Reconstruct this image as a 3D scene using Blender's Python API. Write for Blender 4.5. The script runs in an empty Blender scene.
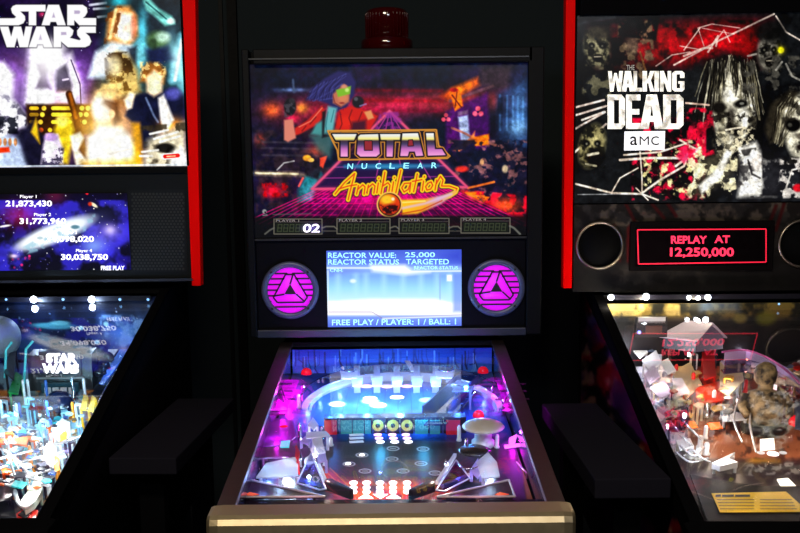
import bpy, math, random
import numpy as np
from math import sin, cos, pi, atan, atan2, radians, sqrt

S = bpy.context.scene
COL = S.collection
S.view_settings.view_transform = 'Standard'
S.view_settings.look = 'None'
S.view_settings.exposure = 0.0
S.view_settings.gamma = 1.0
S.view_settings.use_curve_mapping = False
S.cycles.use_adaptive_sampling = False

# ------------------------------------------------------------------ camera
FPX, PCX, PCY = 1100.0, 400.0, 400.0          # focal length and principal point, pixels of an 800 x 533 frame
CAM = np.array([0.0, 0.0, 1.37])
FW = np.array([0.00265, 0.98555, -0.16934]); RT = np.array([0.99994, -0.00438, -0.00986])
FW /= np.linalg.norm(FW); RT -= FW * (RT @ FW); RT /= np.linalg.norm(RT)
UP = np.cross(RT, FW)
cd = bpy.data.cameras.new('camera'); cam = bpy.data.objects.new('camera', cd); COL.objects.link(cam)
cd.sensor_width = 36.0; cd.lens = FPX / 800.0 * 36.0
cd.shift_x = (400.0 - PCX) / 800.0; cd.shift_y = (PCY - 266.5) / 800.0
cd.clip_start = 0.05; cd.clip_end = 50
from mathutils import Matrix, Vector
cam.matrix_world = Matrix(((RT[0], UP[0], -FW[0], CAM[0]), (RT[1], UP[1], -FW[1], CAM[1]), (RT[2], UP[2], -FW[2], CAM[2]), (0, 0, 0, 1)))
S.camera = cam

# ------------------------------------------------------------------ world and room light
w = bpy.data.worlds.new('room_dark'); S.world = w; w.use_nodes = True
w.node_tree.nodes['Background'].inputs[0].default_value = (0.5, 0.6, 0.8, 1)
w.node_tree.nodes['Background'].inputs[1].default_value = 0.004

def area(name, loc, target, size, power, col, sy=None):
    l = bpy.data.lights.new(name, 'AREA'); l.shape = 'RECTANGLE'; l.size = size; l.size_y = sy or size
    l.energy = power; l.color = col
    o = bpy.data.objects.new(name, l); COL.objects.link(o); o.location = loc
    o.rotation_euler = (Vector(target) - Vector(loc)).to_track_quat('-Z', 'Y').to_euler()
    return o
area('ceiling_lamp', (-0.35, 0.45, 2.72), (0.0, 2.6, 1.2), 0.9, 24, (1.0, 0.86, 0.64), 0.25)
area('ceiling_lamp', (0.5, -0.9, 2.72), (0.2, 2.4, 1.2), 0.8, 13, (0.9, 0.92, 1.0), 0.25)

# ------------------------------------------------------------------ helpers
def lin(c):
    c = np.asarray(c, float) / 255.0
    return np.where(c <= 0.04045, c / 12.92, ((c + 0.055) / 1.055) ** 2.4)

MATS = {}
def mat(name, rgb=(128, 128, 128), rough=0.5, metal=0.0, emit=0.0, ecol=None, spec=0.5, alpha=1.0, trans=0.0, coat=0.0, noise=None):
    key = (name, tuple(rgb), rough, metal, emit, ecol, alpha, trans, spec)
    if key in MATS: return MATS[key]
    m = bpy.data.materials.new(name); m.use_nodes = True
    nt = m.node_tree; b = nt.nodes['Principled BSDF']; c = lin(rgb)
    b.inputs['Base Color'].default_value = (*c, 1); b.inputs['Roughness'].default_value = rough
    b.inputs['Metallic'].default_value = metal; b.inputs['Specular IOR Level'].default_value = spec
    b.inputs['Alpha'].default_value = alpha; b.inputs['Transmission Weight'].default_value = trans
    b.inputs['Coat Weight'].default_value = coat
    if emit:
        b.inputs['Emission Color'].default_value = (*lin(ecol or rgb), 1); b.inputs['Emission Strength'].default_value = emit
        m.cycles.emission_sampling = 'NONE'
    n = nt.nodes.new('ShaderNodeTexNoise'); n.inputs['Scale'].default_value = 60.0 if noise is None else noise[0]
    tc = nt.nodes.new('ShaderNodeTexCoord'); nt.links.new(tc.outputs['Object'], n.inputs['Vector'])
    r = nt.nodes.new('ShaderNodeMapRange'); amp = 0.06 if noise is None else noise[1]
    r.inputs['To Min'].default_value = max(0, rough - amp); r.inputs['To Max'].default_value = min(1, rough + amp)
    nt.links.new(n.outputs['Fac'], r.inputs['Value']); nt.links.new(r.outputs['Result'], b.inputs['Roughness'])
    MATS[key] = m
    return m

def brushed(name, rgb, rough=0.32):
    m = mat(name, rgb, rough, 1.0)
    nt = m.node_tree; b = nt.nodes['Principled BSDF']
    n = nt.nodes.new('ShaderNodeTexNoise'); n.inputs['Scale'].default_value = 3.0; n.inputs['Detail'].default_value = 6
    mp = nt.nodes.new('ShaderNodeMapping'); mp.inputs['Scale'].default_value = (4, 160, 160)
    tc = nt.nodes.new('ShaderNodeTexCoord'); nt.links.new(tc.outputs['Object'], mp.inputs['Vector']); nt.links.new(mp.outputs['Vector'], n.inputs['Vector'])
    bp = nt.nodes.new('ShaderNodeBump'); bp.inputs['Strength'].default_value = 0.12; bp.inputs['Distance'].default_value = 0.001
    nt.links.new(n.outputs['Fac'], bp.inputs['Height']); nt.links.new(bp.outputs['Normal'], b.inputs['Normal'])
    return m

def lit_plastic(name, rgb, rough=0.3):
    """thin milky plastic that lets the lamps beneath shine through"""
    key = ('lit', name, tuple(rgb))
    if key in MATS: return MATS[key]
    m = mat('solid_' + name, rgb, rough).copy(); m.name = name; nt = m.node_tree; b = nt.nodes['Principled BSDF']; out = nt.nodes['Material Output']
    t = nt.nodes.new('ShaderNodeBsdfTranslucent'); t.inputs[0].default_value = (*(lin(rgb) ** 0.8), 1); mx = nt.nodes.new('ShaderNodeMixShader'); mx.inputs[0].default_value = 0.55
    nt.links.new(b.outputs[0], mx.inputs[1]); nt.links.new(t.outputs[0], mx.inputs[2]); nt.links.new(mx.outputs[0], out.inputs[0])
    MATS[key] = m
    return m

def pane(name, tint=(255, 255, 255), k=1.0, base=0.04):
    """clear sheet: see-through, mirror-like towards grazing angles (Schlick)"""
    key = ('pane', name)
    if key in MATS: return MATS[key]
    m = bpy.data.materials.new(name); m.use_nodes = True; nt = m.node_tree; nt.nodes.clear()
    N = nt.nodes.new; L = nt.links.new
    out = N('ShaderNodeOutputMaterial'); mix = N('ShaderNodeMixShader'); tr = N('ShaderNodeBsdfTransparent'); gl = N('ShaderNodeBsdfGlossy')
    tr.inputs[0].default_value = (*lin(tint), 1); gl.inputs['Roughness'].default_value = 0.01
    ge = N('ShaderNodeNewGeometry'); d = N('ShaderNodeVectorMath'); d.operation = 'DOT_PRODUCT'
    L(ge.outputs['Incoming'], d.inputs[0]); L(ge.outputs['Normal'], d.inputs[1])
    def mm(op, a, b=None):
        x = N('ShaderNodeMath'); x.operation = op
        if isinstance(a, (int, float)): x.inputs[0].default_value = a
        else: L(a, x.inputs[0])
        if b is not None:
            if isinstance(b, (int, float)): x.inputs[1].default_value = b
            else: L(b, x.inputs[1])
        return x.outputs[0]
    c = mm('ABSOLUTE', d.outputs['Value']); p = mm('POWER', mm('SUBTRACT', 1.0, c), 5.0)
    f = mm('ADD', mm('MULTIPLY', p, (1 - base) * k), base)
    L(f, mix.inputs[0]); L(tr.outputs[0], mix.inputs[1]); L(gl.outputs[0], mix.inputs[2]); L(mix.outputs[0], out.inputs[0])
    MATS[key] = m
    return m

class MB:
    """collects polygons, then links them as ONE mesh object"""
    def __init__(s): s.v = []; s.f = []; s.sm = []
    def add(s, vs, fs, smooth=False):
        k = len(s.v); s.v += [tuple(map(float, p)) for p in vs]
        for f in fs: s.f.append(tuple(i + k for i in f)); s.sm.append(smooth)
        return s
    def box(s, c, d, rot=None):
        x, y, z = [q / 2 for q in d]; P = []
        for sx, sy, sz in ((-1, -1, -1), (1, -1, -1), (1, 1, -1), (-1, 1, -1), (-1, -1, 1), (1, -1, 1), (1, 1, 1), (-1, 1, 1)):
            p = Vector((sx * x, sy * y, sz * z))
            if rot is not None: p = rot @ p
            P.append((p.x + c[0], p.y + c[1], p.z + c[2]))
        return s.add(P, [(0, 3, 2, 1), (4, 5, 6, 7), (0, 1, 5, 4), (1, 2, 6, 5), (2, 3, 7, 6), (3, 0, 4, 7)])
    def hexa(s, P):
        return s.add(P, [(0, 3, 2, 1), (4, 5, 6, 7), (0, 1, 5, 4), (1, 2, 6, 5), (2, 3, 7, 6), (3, 0, 4, 7)])
    def prism(s, pts, ext):
        """polygon of 3-D points pushed along the vector ext"""
        pts = [np.asarray(p, float) for p in pts]; e = np.asarray(ext, float); n = len(pts)
        nrm = np.zeros(3)
        for i in range(n): nrm += np.cross(pts[i], pts[(i + 1) % n])
        if nrm @ e > 0: pts = pts[::-1]
        vs = pts + [p + e for p in pts]
        fs = [tuple(range(n)), tuple(range(2 * n - 1, n - 1, -1))] + [(i, i + n, (i + 1) % n + n, (i + 1) % n) for i in range(n)]
        return s.add(vs, fs)
    def tube(s, path, r, n=8, cap=True):
        P = [Vector(p) for p in path]; rings = []; k = len(P)
        ref = Vector((0, 0, 1))
        for i in range(k):
            t = (P[min(i + 1, k - 1)] - P[max(i - 1, 0)]).normalized()
            a = t.cross(ref)
            if a.length < 1e-3: a = t.cross(Vector((1, 0, 0)))
            a.normalize(); b = t.cross(a); rr = r[i] if hasattr(r, '__len__') else r
            rings.append([P[i] + (a * cos(2 * pi * j / n) + b * sin(2 * pi * j / n)) * rr for j in range(n)])
        vs = [p for q in rings for p in q]; fs = []
        for i in range(k - 1):
            for j in range(n): fs.append((i * n + j, i * n + (j + 1) % n, (i + 1) * n + (j + 1) % n, (i + 1) * n + j))
        s.add(vs, fs, True)
        if cap: s.add(rings[0], [tuple(range(n))[::-1]]); s.add(rings[-1], [tuple(range(n))])
        return s
    def lathe(s, prof, o, ax=(0, 0, 1), n=24):
        ax = Vector(ax).normalized(); u = ax.cross(Vector((0, 1, 0)))
        if u.length < 1e-3: u = ax.cross(Vector((1, 0, 0)))
        u.normalize(); v = ax.cross(u); o = Vector(o); vs = []; fs = []
        for r, h in prof:
            for j in range(n): vs.append(o + ax * h + (u * cos(2 * pi * j / n) + v * sin(2 * pi * j / n)) * max(r, 1e-5))
        for i in range(len(prof) - 1):
            for j in range(n): fs.append((i * n + j, i * n + (j + 1) % n, (i + 1) * n + (j + 1) % n, (i + 1) * n + j))
        return s.add(vs, fs, True)
    def build(s, name, m, parent=None, bevel=0.0, fix=True):
        me = bpy.data.meshes.new(name); me.from_pydata(s.v, [], s.f); me.polygons.foreach_set('use_smooth', s.sm)
        if fix:
            import bmesh
            bm = bmesh.new(); bm.from_mesh(me); bmesh.ops.recalc_face_normals(bm, faces=bm.faces[:]); bm.to_mesh(me); bm.free()
        me.materials.append(m); o = bpy.data.objects.new(name, me); COL.objects.link(o)
        if parent is not None: o.parent = parent
        if bevel:
            b = o.modifiers.new('bevel', 'BEVEL'); b.width = bevel; b.segments = 3; b.limit_method = 'ANGLE'; b.angle_limit = 0.7
        return o

def tag(o, label=None, cat=None, group=None, kind=None):
    if label: o['label'] = label
    if cat: o['category'] = cat
    if group: o['group'] = group
    if kind: o['kind'] = kind
    return o

# ------------------------------------------------------------------ pixel -> ray, and the frame of one machine
def rays(px, py):
    px = np.asarray(px, float); py = np.asarray(py, float)
    return FW + RT * ((px - PCX) / FPX)[..., None] - UP * ((py - PCY) / FPX)[..., None]

class Frame:
    """local frame of a machine: x right, y away from the player, z up, origin on the floor under the glass's front edge"""
    def __init__(s, loc, ang):
        s.loc = np.array([loc[0], loc[1], 0.0]); s.ang = ang; c, q = cos(ang), sin(ang)
        s.R = np.array([[c, -q, 0], [q, c, 0], [0, 0, 1.0]])
        s.C = s.R.T @ (CAM - s.loc)
    def hit(s, px, py, p0, n):
        d = rays(px, py) @ s.R; n = np.asarray(n, float)
        t = ((np.asarray(p0) - s.C) @ n) / (d @ n)
        return s.C + d * np.asarray(t)[..., None]
    def wall(s, px, py, y):
        return s.hit(px, py, (0, y, 0), (0, 1, 0))
    def to_px(s, P):
        Wd = np.asarray(P) @ s.R.T + s.loc - CAM
        z = Wd @ FW
        return PCX + FPX * (Wd @ RT) / z, PCY - FPX * (Wd @ UP) / z

# ------------------------------------------------------------------ printed artwork: a fine grid of coloured points
def fbm(X, Y, scale, seed, octs=4):
    out = np.zeros(X.shape); amp = 1.0; tot = 0; rs = np.random.RandomState(seed)
    for o in range(octs):
        g = rs.rand(64, 64); x = X / scale + 31.7 * o; y = Y / scale + 17.3 * o
        xi = np.floor(x).astype(int); yi = np.floor(y).astype(int); fx = x - xi; fy = y - yi
        fx = fx * fx * (3 - 2 * fx); fy = fy * fy * (3 - 2 * fy)
        a = g[yi % 64, xi % 64]; b = g[yi % 64, (xi + 1) % 64]; c = g[(yi + 1) % 64, xi % 64]; d = g[(yi + 1) % 64, (xi + 1) % 64]
        out += amp * ((a * (1 - fx) + b * fx) * (1 - fy) + (c * (1 - fx) + d * fx) * fy); tot += amp; amp *= 0.5; scale /= 2
    return out / tot

class Art:
    def __init__(s, X, Y, base=(0, 0, 0)):
        s.X = X.ravel(); s.Y = Y.ravel(); s.shape = X.shape
        s.img = np.tile(np.asarray(base, float), (s.X.size, 1))
    def _sel(s, x0, y0, x1, y1):
        return np.nonzero((s.X > x0) & (s.X < x1) & (s.Y > y0) & (s.Y < y1))[0]
    def _mix(s, i, a, col):
        a = a[:, None]; s.img[i] = s.img[i] * (1 - a) + np.asarray(col, float) * a
    def _pm(s, pts, soft):
        P = np.asarray(pts, float); m = soft + 0.5
        i = s._sel(P[:, 0].min() - m, P[:, 1].min() - m, P[:, 0].max() + m, P[:, 1].max() + m)
        x, y = s.X[i], s.Y[i]; ins = np.zeros(x.size, bool); dd = np.full(x.size, 1e9)
        for k in range(len(P)):
            ax, ay = P[k]; bx, by = P[(k + 1) % len(P)]
            if ay != by:
                c = ((ay > y) != (by > y)) & (x < (bx - ax) * (y - ay) / (by - ay) + ax); ins ^= c
            L2 = (bx - ax) ** 2 + (by - ay) ** 2 + 1e-12
            t = np.clip(((x - ax) * (bx - ax) + (y - ay) * (by - ay)) / L2, 0, 1)
            dd = np.minimum(dd, (x - ax - t * (bx - ax)) ** 2 + (y - ay - t * (by - ay)) ** 2)
        sd = np.sqrt(dd) * np.where(ins, 1, -1)
        return i, np.clip(0.5 + sd / (2 * soft), 0, 1)
    def poly(s, pts, col, a=1.0, soft=0.4):
        i, m = s._pm(pts, soft); s._mix(i, m * a, col); return s
    def grad(s, pts, stops, a=1.0, soft=0.4, axis=1):
        i, m = s._pm(pts, soft); t = s.Y[i] if axis == 1 else s.X[i]
        ks = [q[0] for q in stops]; c = np.stack([np.interp(t, ks, [q[1][j] for q in stops]) for j in range(3)], 1)
        am = (m * a)[:, None]; s.img[i] = s.img[i] * (1 - am) + c * am; return s
    def line(s, pts, w, col, a=1.0, soft=0.5, closed=False):
        P = np.asarray(pts, float)
        if closed: P = np.vstack([P, P[:1]])
        m = w + soft + 1
        i = s._sel(P[:, 0].min() - m, P[:, 1].min() - m, P[:, 0].max() + m, P[:, 1].max() + m)
        x, y = s.X[i], s.Y[i]; dd = np.full(x.size, 1e9)
        for k in range(len(P) - 1):
            ax, ay = P[k]; bx, by = P[k + 1]; L2 = (bx - ax) ** 2 + (by - ay) ** 2 + 1e-12
            t = np.clip(((x - ax) * (bx - ax) + (y - ay) * (by - ay)) / L2, 0, 1)
            dd = np.minimum(dd, (x - ax - t * (bx - ax)) ** 2 + (y - ay - t * (by - ay)) ** 2)
        s._mix(i, np.clip((w / 2 - np.sqrt(dd)) / soft + 0.5, 0, 1) * a, col); return s
    def ell(s, cx, cy, rx, ry, col, a=1.0, soft=0.25, rot=0.0):
        m = max(rx, ry) * (1 + soft) + 1; i = s._sel(cx - m, cy - m, cx + m, cy + m)
        x, y = s.X[i] - cx, s.Y[i] - cy; c, q = cos(rot), sin(rot)
        d = np.sqrt(((x * c + y * q) / rx) ** 2 + ((-x * q + y * c) / ry) ** 2)
        s._mix(i, np.clip((1 - d) / soft + 0.5, 0, 1) * a, col); return s
    def glow(s, cx, cy, rx, ry, col, a=1.0, rot=0.0):
        m = max(rx, ry) * 2.6; i = s._sel(cx - m, cy - m, cx + m, cy + m)
        x, y = s.X[i] - cx, s.Y[i] - cy; c, q = cos(rot), sin(rot)
        d = ((x * c + y * q) / rx) ** 2 + ((-x * q + y * c) / ry) ** 2
        g = np.exp(-d)[:, None] * a; s.img[i] = 255 - (255 - s.img[i]) * (1 - g * np.asarray(col, float) / 255); return s
    def grunge(s, pts, col, scale, seed, th=0.5, sharp=8, a=1.0, soft=1.0):
        i, m = s._pm(pts, soft); n = fbm(s.X[i], s.Y[i], scale, seed)
        s._mix(i, m * a * np.clip((n - th) * sharp + 0.5, 0, 1), col); return s
    def finish(s, scale, seed, amp, con=1.0, piv=110.0, sat=1.0):
        """fine printed texture and contrast over the whole sheet"""
        n = fbm(s.X, s.Y, scale, seed, 4); n = (n - n.mean()) / n.std()
        g = s.img.mean(1, keepdims=True); s.img = g + (s.img - g) * sat
        s.img = piv + (s.img * (1 + amp * n[:, None]) - piv) * con; s.img = np.clip(s.img, 0, 255); return s
    def specks(s, box, n, seed, cols, r=(0.3, 0.8)):
        rs = random.Random(seed)
        for _ in range(n):
            s.ell(rs.uniform(box[0], box[2]), rs.uniform(box[1], box[3]), *(2 * [rs.uniform(*r)]), rs.choice(cols), rs.uniform(0.4, 1), 0.6)
        return s

ART_MATS = {}
def art_mat(kind, emit=1.0, rough=0.25):
    key = (kind, emit, rough)
    if key in ART_MATS: return ART_MATS[key]
    m = bpy.data.materials.new(kind); m.use_nodes = True; nt = m.node_tree; b = nt.nodes['Principled BSDF']
    a = nt.nodes.new('ShaderNodeVertexColor'); a.layer_name = 'print'
    b.inputs['Roughness'].default_value = rough
    if emit:
        b.inputs['Base Color'].default_value = (0.004, 0.004, 0.004, 1); b.inputs['Specular IOR Level'].default_value = 0.2
        nt.links.new(a.outputs['Color'], b.inputs['Emission Color']); b.inputs['Emission Strength'].default_value = emit
        m.cycles.emission_sampling = 'NONE'
    else:
        nt.links.new(a.outputs['Color'], b.inputs['Base Color']); b.inputs['Specular IOR Level'].default_value = 0.1
    ART_MATS[key] = m
    return m

def art_panel(name, fr, P00, P10, P01, nu, nv, thick, paint, m, parent, base=(0, 0, 0)):
    """flat printed sheet: P00 top left, P10 top right, P01 bottom left (local); paint(art) draws on it"""
    P00, P10, P01 = [np.asarray(p, float) for p in (P00, P10, P01)]
    U, Vv = np.meshgrid(np.linspace(0, 1, nu), np.linspace(0, 1, nv))
    P = P00 + (P10 - P00) * U[..., None] + (P01 - P00) * Vv[..., None]
    X, Y = fr.to_px(P); A = Art(X, Y, base); paint(A)
    nrm = np.cross(P01 - P00, P10 - P00); nrm /= np.linalg.norm(nrm)
    n = nu * nv; back = np.array([P[0, 0], P[0, -1], P[-1, -1], P[-1, 0]]) - nrm * thick
    co = np.vstack([P.reshape(-1, 3), back])
    idx = np.arange(n).reshape(nv, nu)
    q = np.stack([idx[:-1, :-1], idx[1:, :-1], idx[1:, 1:], idx[:-1, 1:]], -1).reshape(-1, 4)
    c0, c1, c2, c3 = idx[0, 0], idx[0, -1], idx[-1, -1], idx[-1, 0]; b0, b1, b2, b3 = n, n + 1, n + 2, n + 3
    ex = np.array([[b0, b1, b2, b3], [c0, c1, b1, b0], [c1, c2, b2, b1], [c2, c3, b3, b2], [c3, c0, b0, b3]])
    q = np.vstack([q, ex]); me = bpy.data.meshes.new(name)
    me.vertices.add(len(co)); me.vertices.foreach_set('co', co.ravel())
    me.loops.add(q.size); me.loops.foreach_set('vertex_index', q.ravel().astype(np.int32))
    me.polygons.add(len(q)); me.polygons.foreach_set('loop_start', np.arange(0, q.size, 4, dtype=np.int32))
    me.update(calc_edges=True); me.validate()
    ca = me.color_attributes.new('print', 'FLOAT_COLOR', 'POINT')
    rgb = np.vstack([lin(np.clip(A.img, 0, 255)), np.zeros((4, 3)) + 0.002]); rgba = np.hstack([rgb, np.ones((len(rgb), 1))])
    ca.data.foreach_set('color', rgba.ravel().astype(np.float32))
    me.materials.append(m); o = bpy.data.objects.new(name, me); COL.objects.link(o); o.parent = parent
    return o

# block capitals, each a few strokes in a unit box (y down)
_st = lambda a, b: [(a, 0), (b, 0), (b, 1), (a, 1)]
BLOCK = {'W': [[(0, 0), (.25, 0), (.36, 1), (.13, 1)], [(.13, 1), (.36, 1), (.58, .1), (.42, .1)], [(.42, .1), (.58, .1), (.87, 1), (.64, 1)], [(.64, 1), (.87, 1), (1, 0), (.75, 0)]],
         'A': [[(0, 1), (.28, 0), (.56, 0), (.37, 1)], [(1, 1), (.72, 0), (.44, 0), (.63, 1)], [(.28, .62), (.72, .62), (.74, .79), (.26, .79)]], 'L': [_st(0, .42), [(.42, .82), (1, .82), (1, 1), (.42, 1)]],
         'K': [_st(0, .37), [(.37, .46), (.64, 0), (1, 0), (.66, .5), (.37, .62)], [(.42, .42), (.68, .42), (1, 1), (.64, 1)]], 'I': [_st(0, 1)], 'N': [_st(0, .32), _st(.68, 1), [(0, 0), (.34, 0), (1, 1), (.66, 1)]],
         'G': [[(0, .1), (.36, .16), (.36, .84), (0, .9)], [(0, .1), (.2, 0), (.8, 0), (1, .1), (.64, .16), (.36, .16)], [(.64, .14), (1, .1), (1, .34), (.64, .34)], [(0, .9), (.36, .84), (.64, .84), (1, .9), (.8, 1), (.2, 1)], [(.64, .5), (1, .5), (1, .9), (.64, .84)], [(.5, .5), (.64, .5), (.64, .62), (.5, .62)]],
         'D': [_st(0, .37), [(.37, 0), (.8, 0), (1, .12), (.66, .16), (.37, .16)], [(.66, .14), (1, .12), (1, .88), (.66, .86)], [(.37, .84), (.66, .84), (1, .88), (.8, 1), (.37, 1)]],
         'E': [_st(0, .4), [(.4, 0), (1, 0), (1, .17), (.4, .17)], [(.4, .42), (.92, .42), (.92, .58), (.4, .58)], [(.4, .83), (1, .83), (1, 1), (.4, 1)]]}
def block_px(mb, fr, y, ch, x0, y0, x1, y1, dz=0.0012):
    for q in BLOCK[ch]:
        p = np.array(q, float); mb.add(fr.wall(x0 + (x1 - x0) * p[:, 0], y0 + (y1 - y0) * p[:, 1], y - dz), [tuple(range(len(q)))])

# ------------------------------------------------------------------ lettering from the built-in font, as flat raised meshes
def glyphs(txt, bold=0.0):
    cu = bpy.data.curves.new('t', 'FONT'); cu.body = txt; cu.offset = bold; cu.resolution_u = 3
    o = bpy.data.objects.new('t', cu); COL.objects.link(o)
    bpy.context.view_layer.update()
    me = o.to_mesh(); v = np.array([q.co[:2] for q in me.vertices]); f = [tuple(p.vertices) for p in me.polygons]
    o.to_mesh_clear(); bpy.data.objects.remove(o); bpy.data.curves.remove(cu)
    v -= v.min(0); v /= v.max(0)
    return v, f

def text_px(mb, fr, y, txt, x0, y0, x1, y1, bold=0.0, shear=0.0, dz=0.0012, slope=0.0):
    """text whose box runs x0..x1, y0(top)..y1(bottom), standing dz in front of the upright plane y"""
    v, f = glyphs(txt, bold)
    px = x0 + (x1 - x0) * v[:, 0] + shear * (v[:, 1] - 0.5) * (y1 - y0); py = y1 + (y0 - y1) * v[:, 1] + slope * (px - x0)
    mb.add(fr.wall(px, py, y - dz), f)
# ------------------------------------------------------------------ shared materials
BLACK = mat('black_painted_wood', (8, 8, 10), 0.5, spec=0.06)
BLACKG = mat('black_powdercoat', (12, 12, 14), 0.6, spec=0.0)
FRAME = mat('charcoal_frame', (14, 15, 17), 0.45, spec=0.08)
STEEL = brushed('brushed_steel', (232, 212, 172), 0.5)
RAILST = brushed('brushed_rail_steel', (120, 104, 104), 0.4)
CHROME = mat('chrome', (215, 215, 220), 0.12, 1.0)
RUBBER = mat('black_rubber', (10, 10, 11), 0.7)
GLASS = pane('tempered_glass', k=1.0, base=0.05); GLASSC = pane('low_glare_glass', k=0.4, base=0.02)
ACRYL = pane('clear_acrylic', (225, 232, 240), 1.0, 0.10)
WHITEP = mat('white_plastic', (235, 238, 242), 0.3)
REDV = mat('red_powdercoat', (255, 0, 0), 0.5, spec=0.04)

# ------------------------------------------------------------------ the room
def struct(name, mb, m): return tag(mb.build(name, m), kind='structure')
wallm = mat('dark_painted_wall', (36, 43, 47), 0.9, spec=0.1); floorm = mat('dark_carpet_floor', (26, 25, 28), 0.9, noise=(90, 0.08)); ceilm = mat('dark_ceiling', (45, 45, 48), 0.9)
struct('floor', MB().box((0, 1.2, -0.05), (6.4, 5.2, 0.1)), floorm)
struct('wall_back', MB().box((0, 3.83, 1.45), (6.4, 0.1, 2.9)), wallm)
struct('wall_left', MB().box((-3.25, 1.2, 1.45), (0.1, 5.2, 2.9)), wallm)
struct('wall_right', MB().box((3.25, 1.2, 1.45), (0.1, 5.2, 2.9)), wallm)
struct('ceiling', MB().box((0, 1.2, 2.95), (6.4, 5.2, 0.1)), ceilm)
struct('trim_1', MB().box((-0.527, 3.765, 1.45), (0.03, 0.03, 2.9)), BLACK)
struct('trim_2', MB().box((-0.565, 3.772, 1.45), (0.012, 0.016, 2.9)), FRAME)
struct('baseboard_back', MB().box((0, 3.772, 0.06), (6.3, 0.016, 0.12)), BLACK)

# ------------------------------------------------------------------ one machine: cabinet, rails, lockdown bar, glass, legs, backbox
def machine(label, loc, ang, gw, L, zf, zb, rail_w, rail_m, cab_m, bar_m, pf, bb, glass_m):
    root = bpy.data.objects.new('pinball_machine', None); COL.objects.link(root)
    root.location = (loc[0], loc[1], 0); root.rotation_euler = (0, 0, ang); root.empty_display_size = 0.2
    tag(root, label, 'pinball machine', 'pinball machines in a row')
    fr = Frame(loc, ang); fr.root = root; fr.gw = gw; fr.L = L
    gz = lambda y: zf + (zb - zf) * y / L
    fr.gz = gz
    ow = gw + rail_w; D = L + 0.30; T = 0.018
    cab = MB(); yb = -0.055
    for sx in (-1, 1):
        xo = sx * ow; yz = [(yb, zf - 0.37), (D, zf - 0.34), (D, zb + 0.004), (L, zb + 0.004), (0.0, zf - 0.004), (yb, zf - 0.012)]
        cab.prism([(xo, y, z) for y, z in yz], (-sx * T, 0, 0))
    iw = 2 * (ow - T)
    cab.box((0, yb + T / 2, zf - 0.195), (iw, T, 0.34)); cab.box((0, D - T / 2, (zf + zb) / 2 - 0.17), (iw, T, zb - zf + 0.33))
    cab.prism([(-iw / 2, yb + T, zf - 0.352), (iw / 2, yb + T, zf - 0.352), (iw / 2, D - T, zf - 0.32), (-iw / 2, D - T, zf - 0.32)], (0, 0, -0.012))
    cab.box((0, (L + D) / 2, zb - 0.002), (iw, D - L - 0.002, 0.012))
    cab.build('cabinet', cab_m, root)
    for sx in (-1, 1):                                   # side rails along the glass
        x0, x1 = sx * gw, sx * (ow + 0.003)
        P = [(x0, 0, zf - 0.004), (x1, 0, zf - 0.004), (x1, L, zb - 0.004), (x0, L, zb - 0.004)]
        P += [(p[0], p[1], p[2] + 0.010) for p in P]
        r = MB().hexa(P)
        xs = sx * (ow + 0.003); r.prism([(xs, 0, zf + 0.006), (xs, L, zb + 0.006), (xs, L, zb - 0.035), (xs, 0, zf - 0.035)], (-sx * 0.0022, 0, 0))
        r.build('side_rail', rail_m, root, 0.002)
    # lockdown bar with rolled front edge
    bw = ow + 0.012; prof = [(0.002, zf - 0.006), (0.002, zf + 0.007), (-0.048, zf + 0.003), (-0.058, zf - 0.002), (-0.063, zf - 0.011), (-0.063, zf - 0.034), (-0.058, zf - 0.037), (-0.056, zf - 0.012), (-0.05, zf - 0.008)]
    lb = MB(); xs = [-bw, -bw + 0.006, -bw + 0.02, bw - 0.02, bw - 0.006, bw]; sc = [0.72, 0.9, 1, 1, 0.9, 0.72]
    vs = []; n = len(prof)
    for x, k in zip(xs, sc): vs += [(x, y if y > -0.03 else -0.03 + (y + 0.03) * k, z - (1 - k) * 0.012) for y, z in prof]
    fs = [(i * n + j, i * n + (j + 1) % n, (i + 1) * n + (j + 1) % n, (i + 1) * n + j) for i in range(5) for j in range(n)]
    fs += [tuple(range(n)), tuple(range(5 * n, 6 * n))[::-1]]
    lb.add(vs, fs); lb.build('lockdown_bar', bar_m, root, 0.0025)
    g = MB(); P = [(-gw, 0.002, zf - 0.005), (gw, 0.002, zf - 0.005), (gw, L, zb - 0.005), (-gw, L, zb - 0.005)]
    g.hexa(P + [(p[0], p[1], p[2] + 0.0008) for p in P]); g.build('playfield_glass', glass_m, root)
    for sx in (-1, 1):
        for y in (yb + 0.03, D - 0.03):
            lg = MB(); x = sx * (ow + 0.004); yo = y + (-0.04 if y < 0.5 else 0.04); zt = zf - 0.14
            lg.hexa([(x - 0.012, yo - 0.012, 0.06), (x + 0.012, yo - 0.012, 0.06), (x + 0.012, yo + 0.012, 0.06), (x - 0.012, yo + 0.012, 0.06),
                     (x - 0.02, y - 0.03, zt), (x + 0.02, y - 0.03, zt), (x + 0.02, y + 0.03, zt), (x - 0.02, y + 0.03, zt)])
            l = lg.build('leg', CHROME, root, 0.003)
            MB().lathe([(0, 0.0), (0.022, 0.0), (0.022, 0.01), (0.008, 0.016), (0.006, 0.07), (0, 0.07)], (x, yo, 0), n=16).build('leg_leveler', CHROME, l)
    # inner side boards beside the playfield
    for sx in (-1, 1):
        xo = sx * (gw + 0.003)
        MB().prism([(xo, 0.0, pf['z0'] - 0.03), (xo, L, pf['z1'] - 0.03), (xo, L, zb - 0.006), (xo, 0.0, zf - 0.006)], (sx * 0.004, 0, 0)).build('inner_side_board', pf['board'], root)
    # playfield plane
    sl = (pf['z1'] - pf['z0']) / L
    fr.pfn = np.array([0, -sl, 1.0]); fr.pfn /= np.linalg.norm(fr.pfn); fr.z0 = pf['z0']; fr.sl = sl
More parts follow.
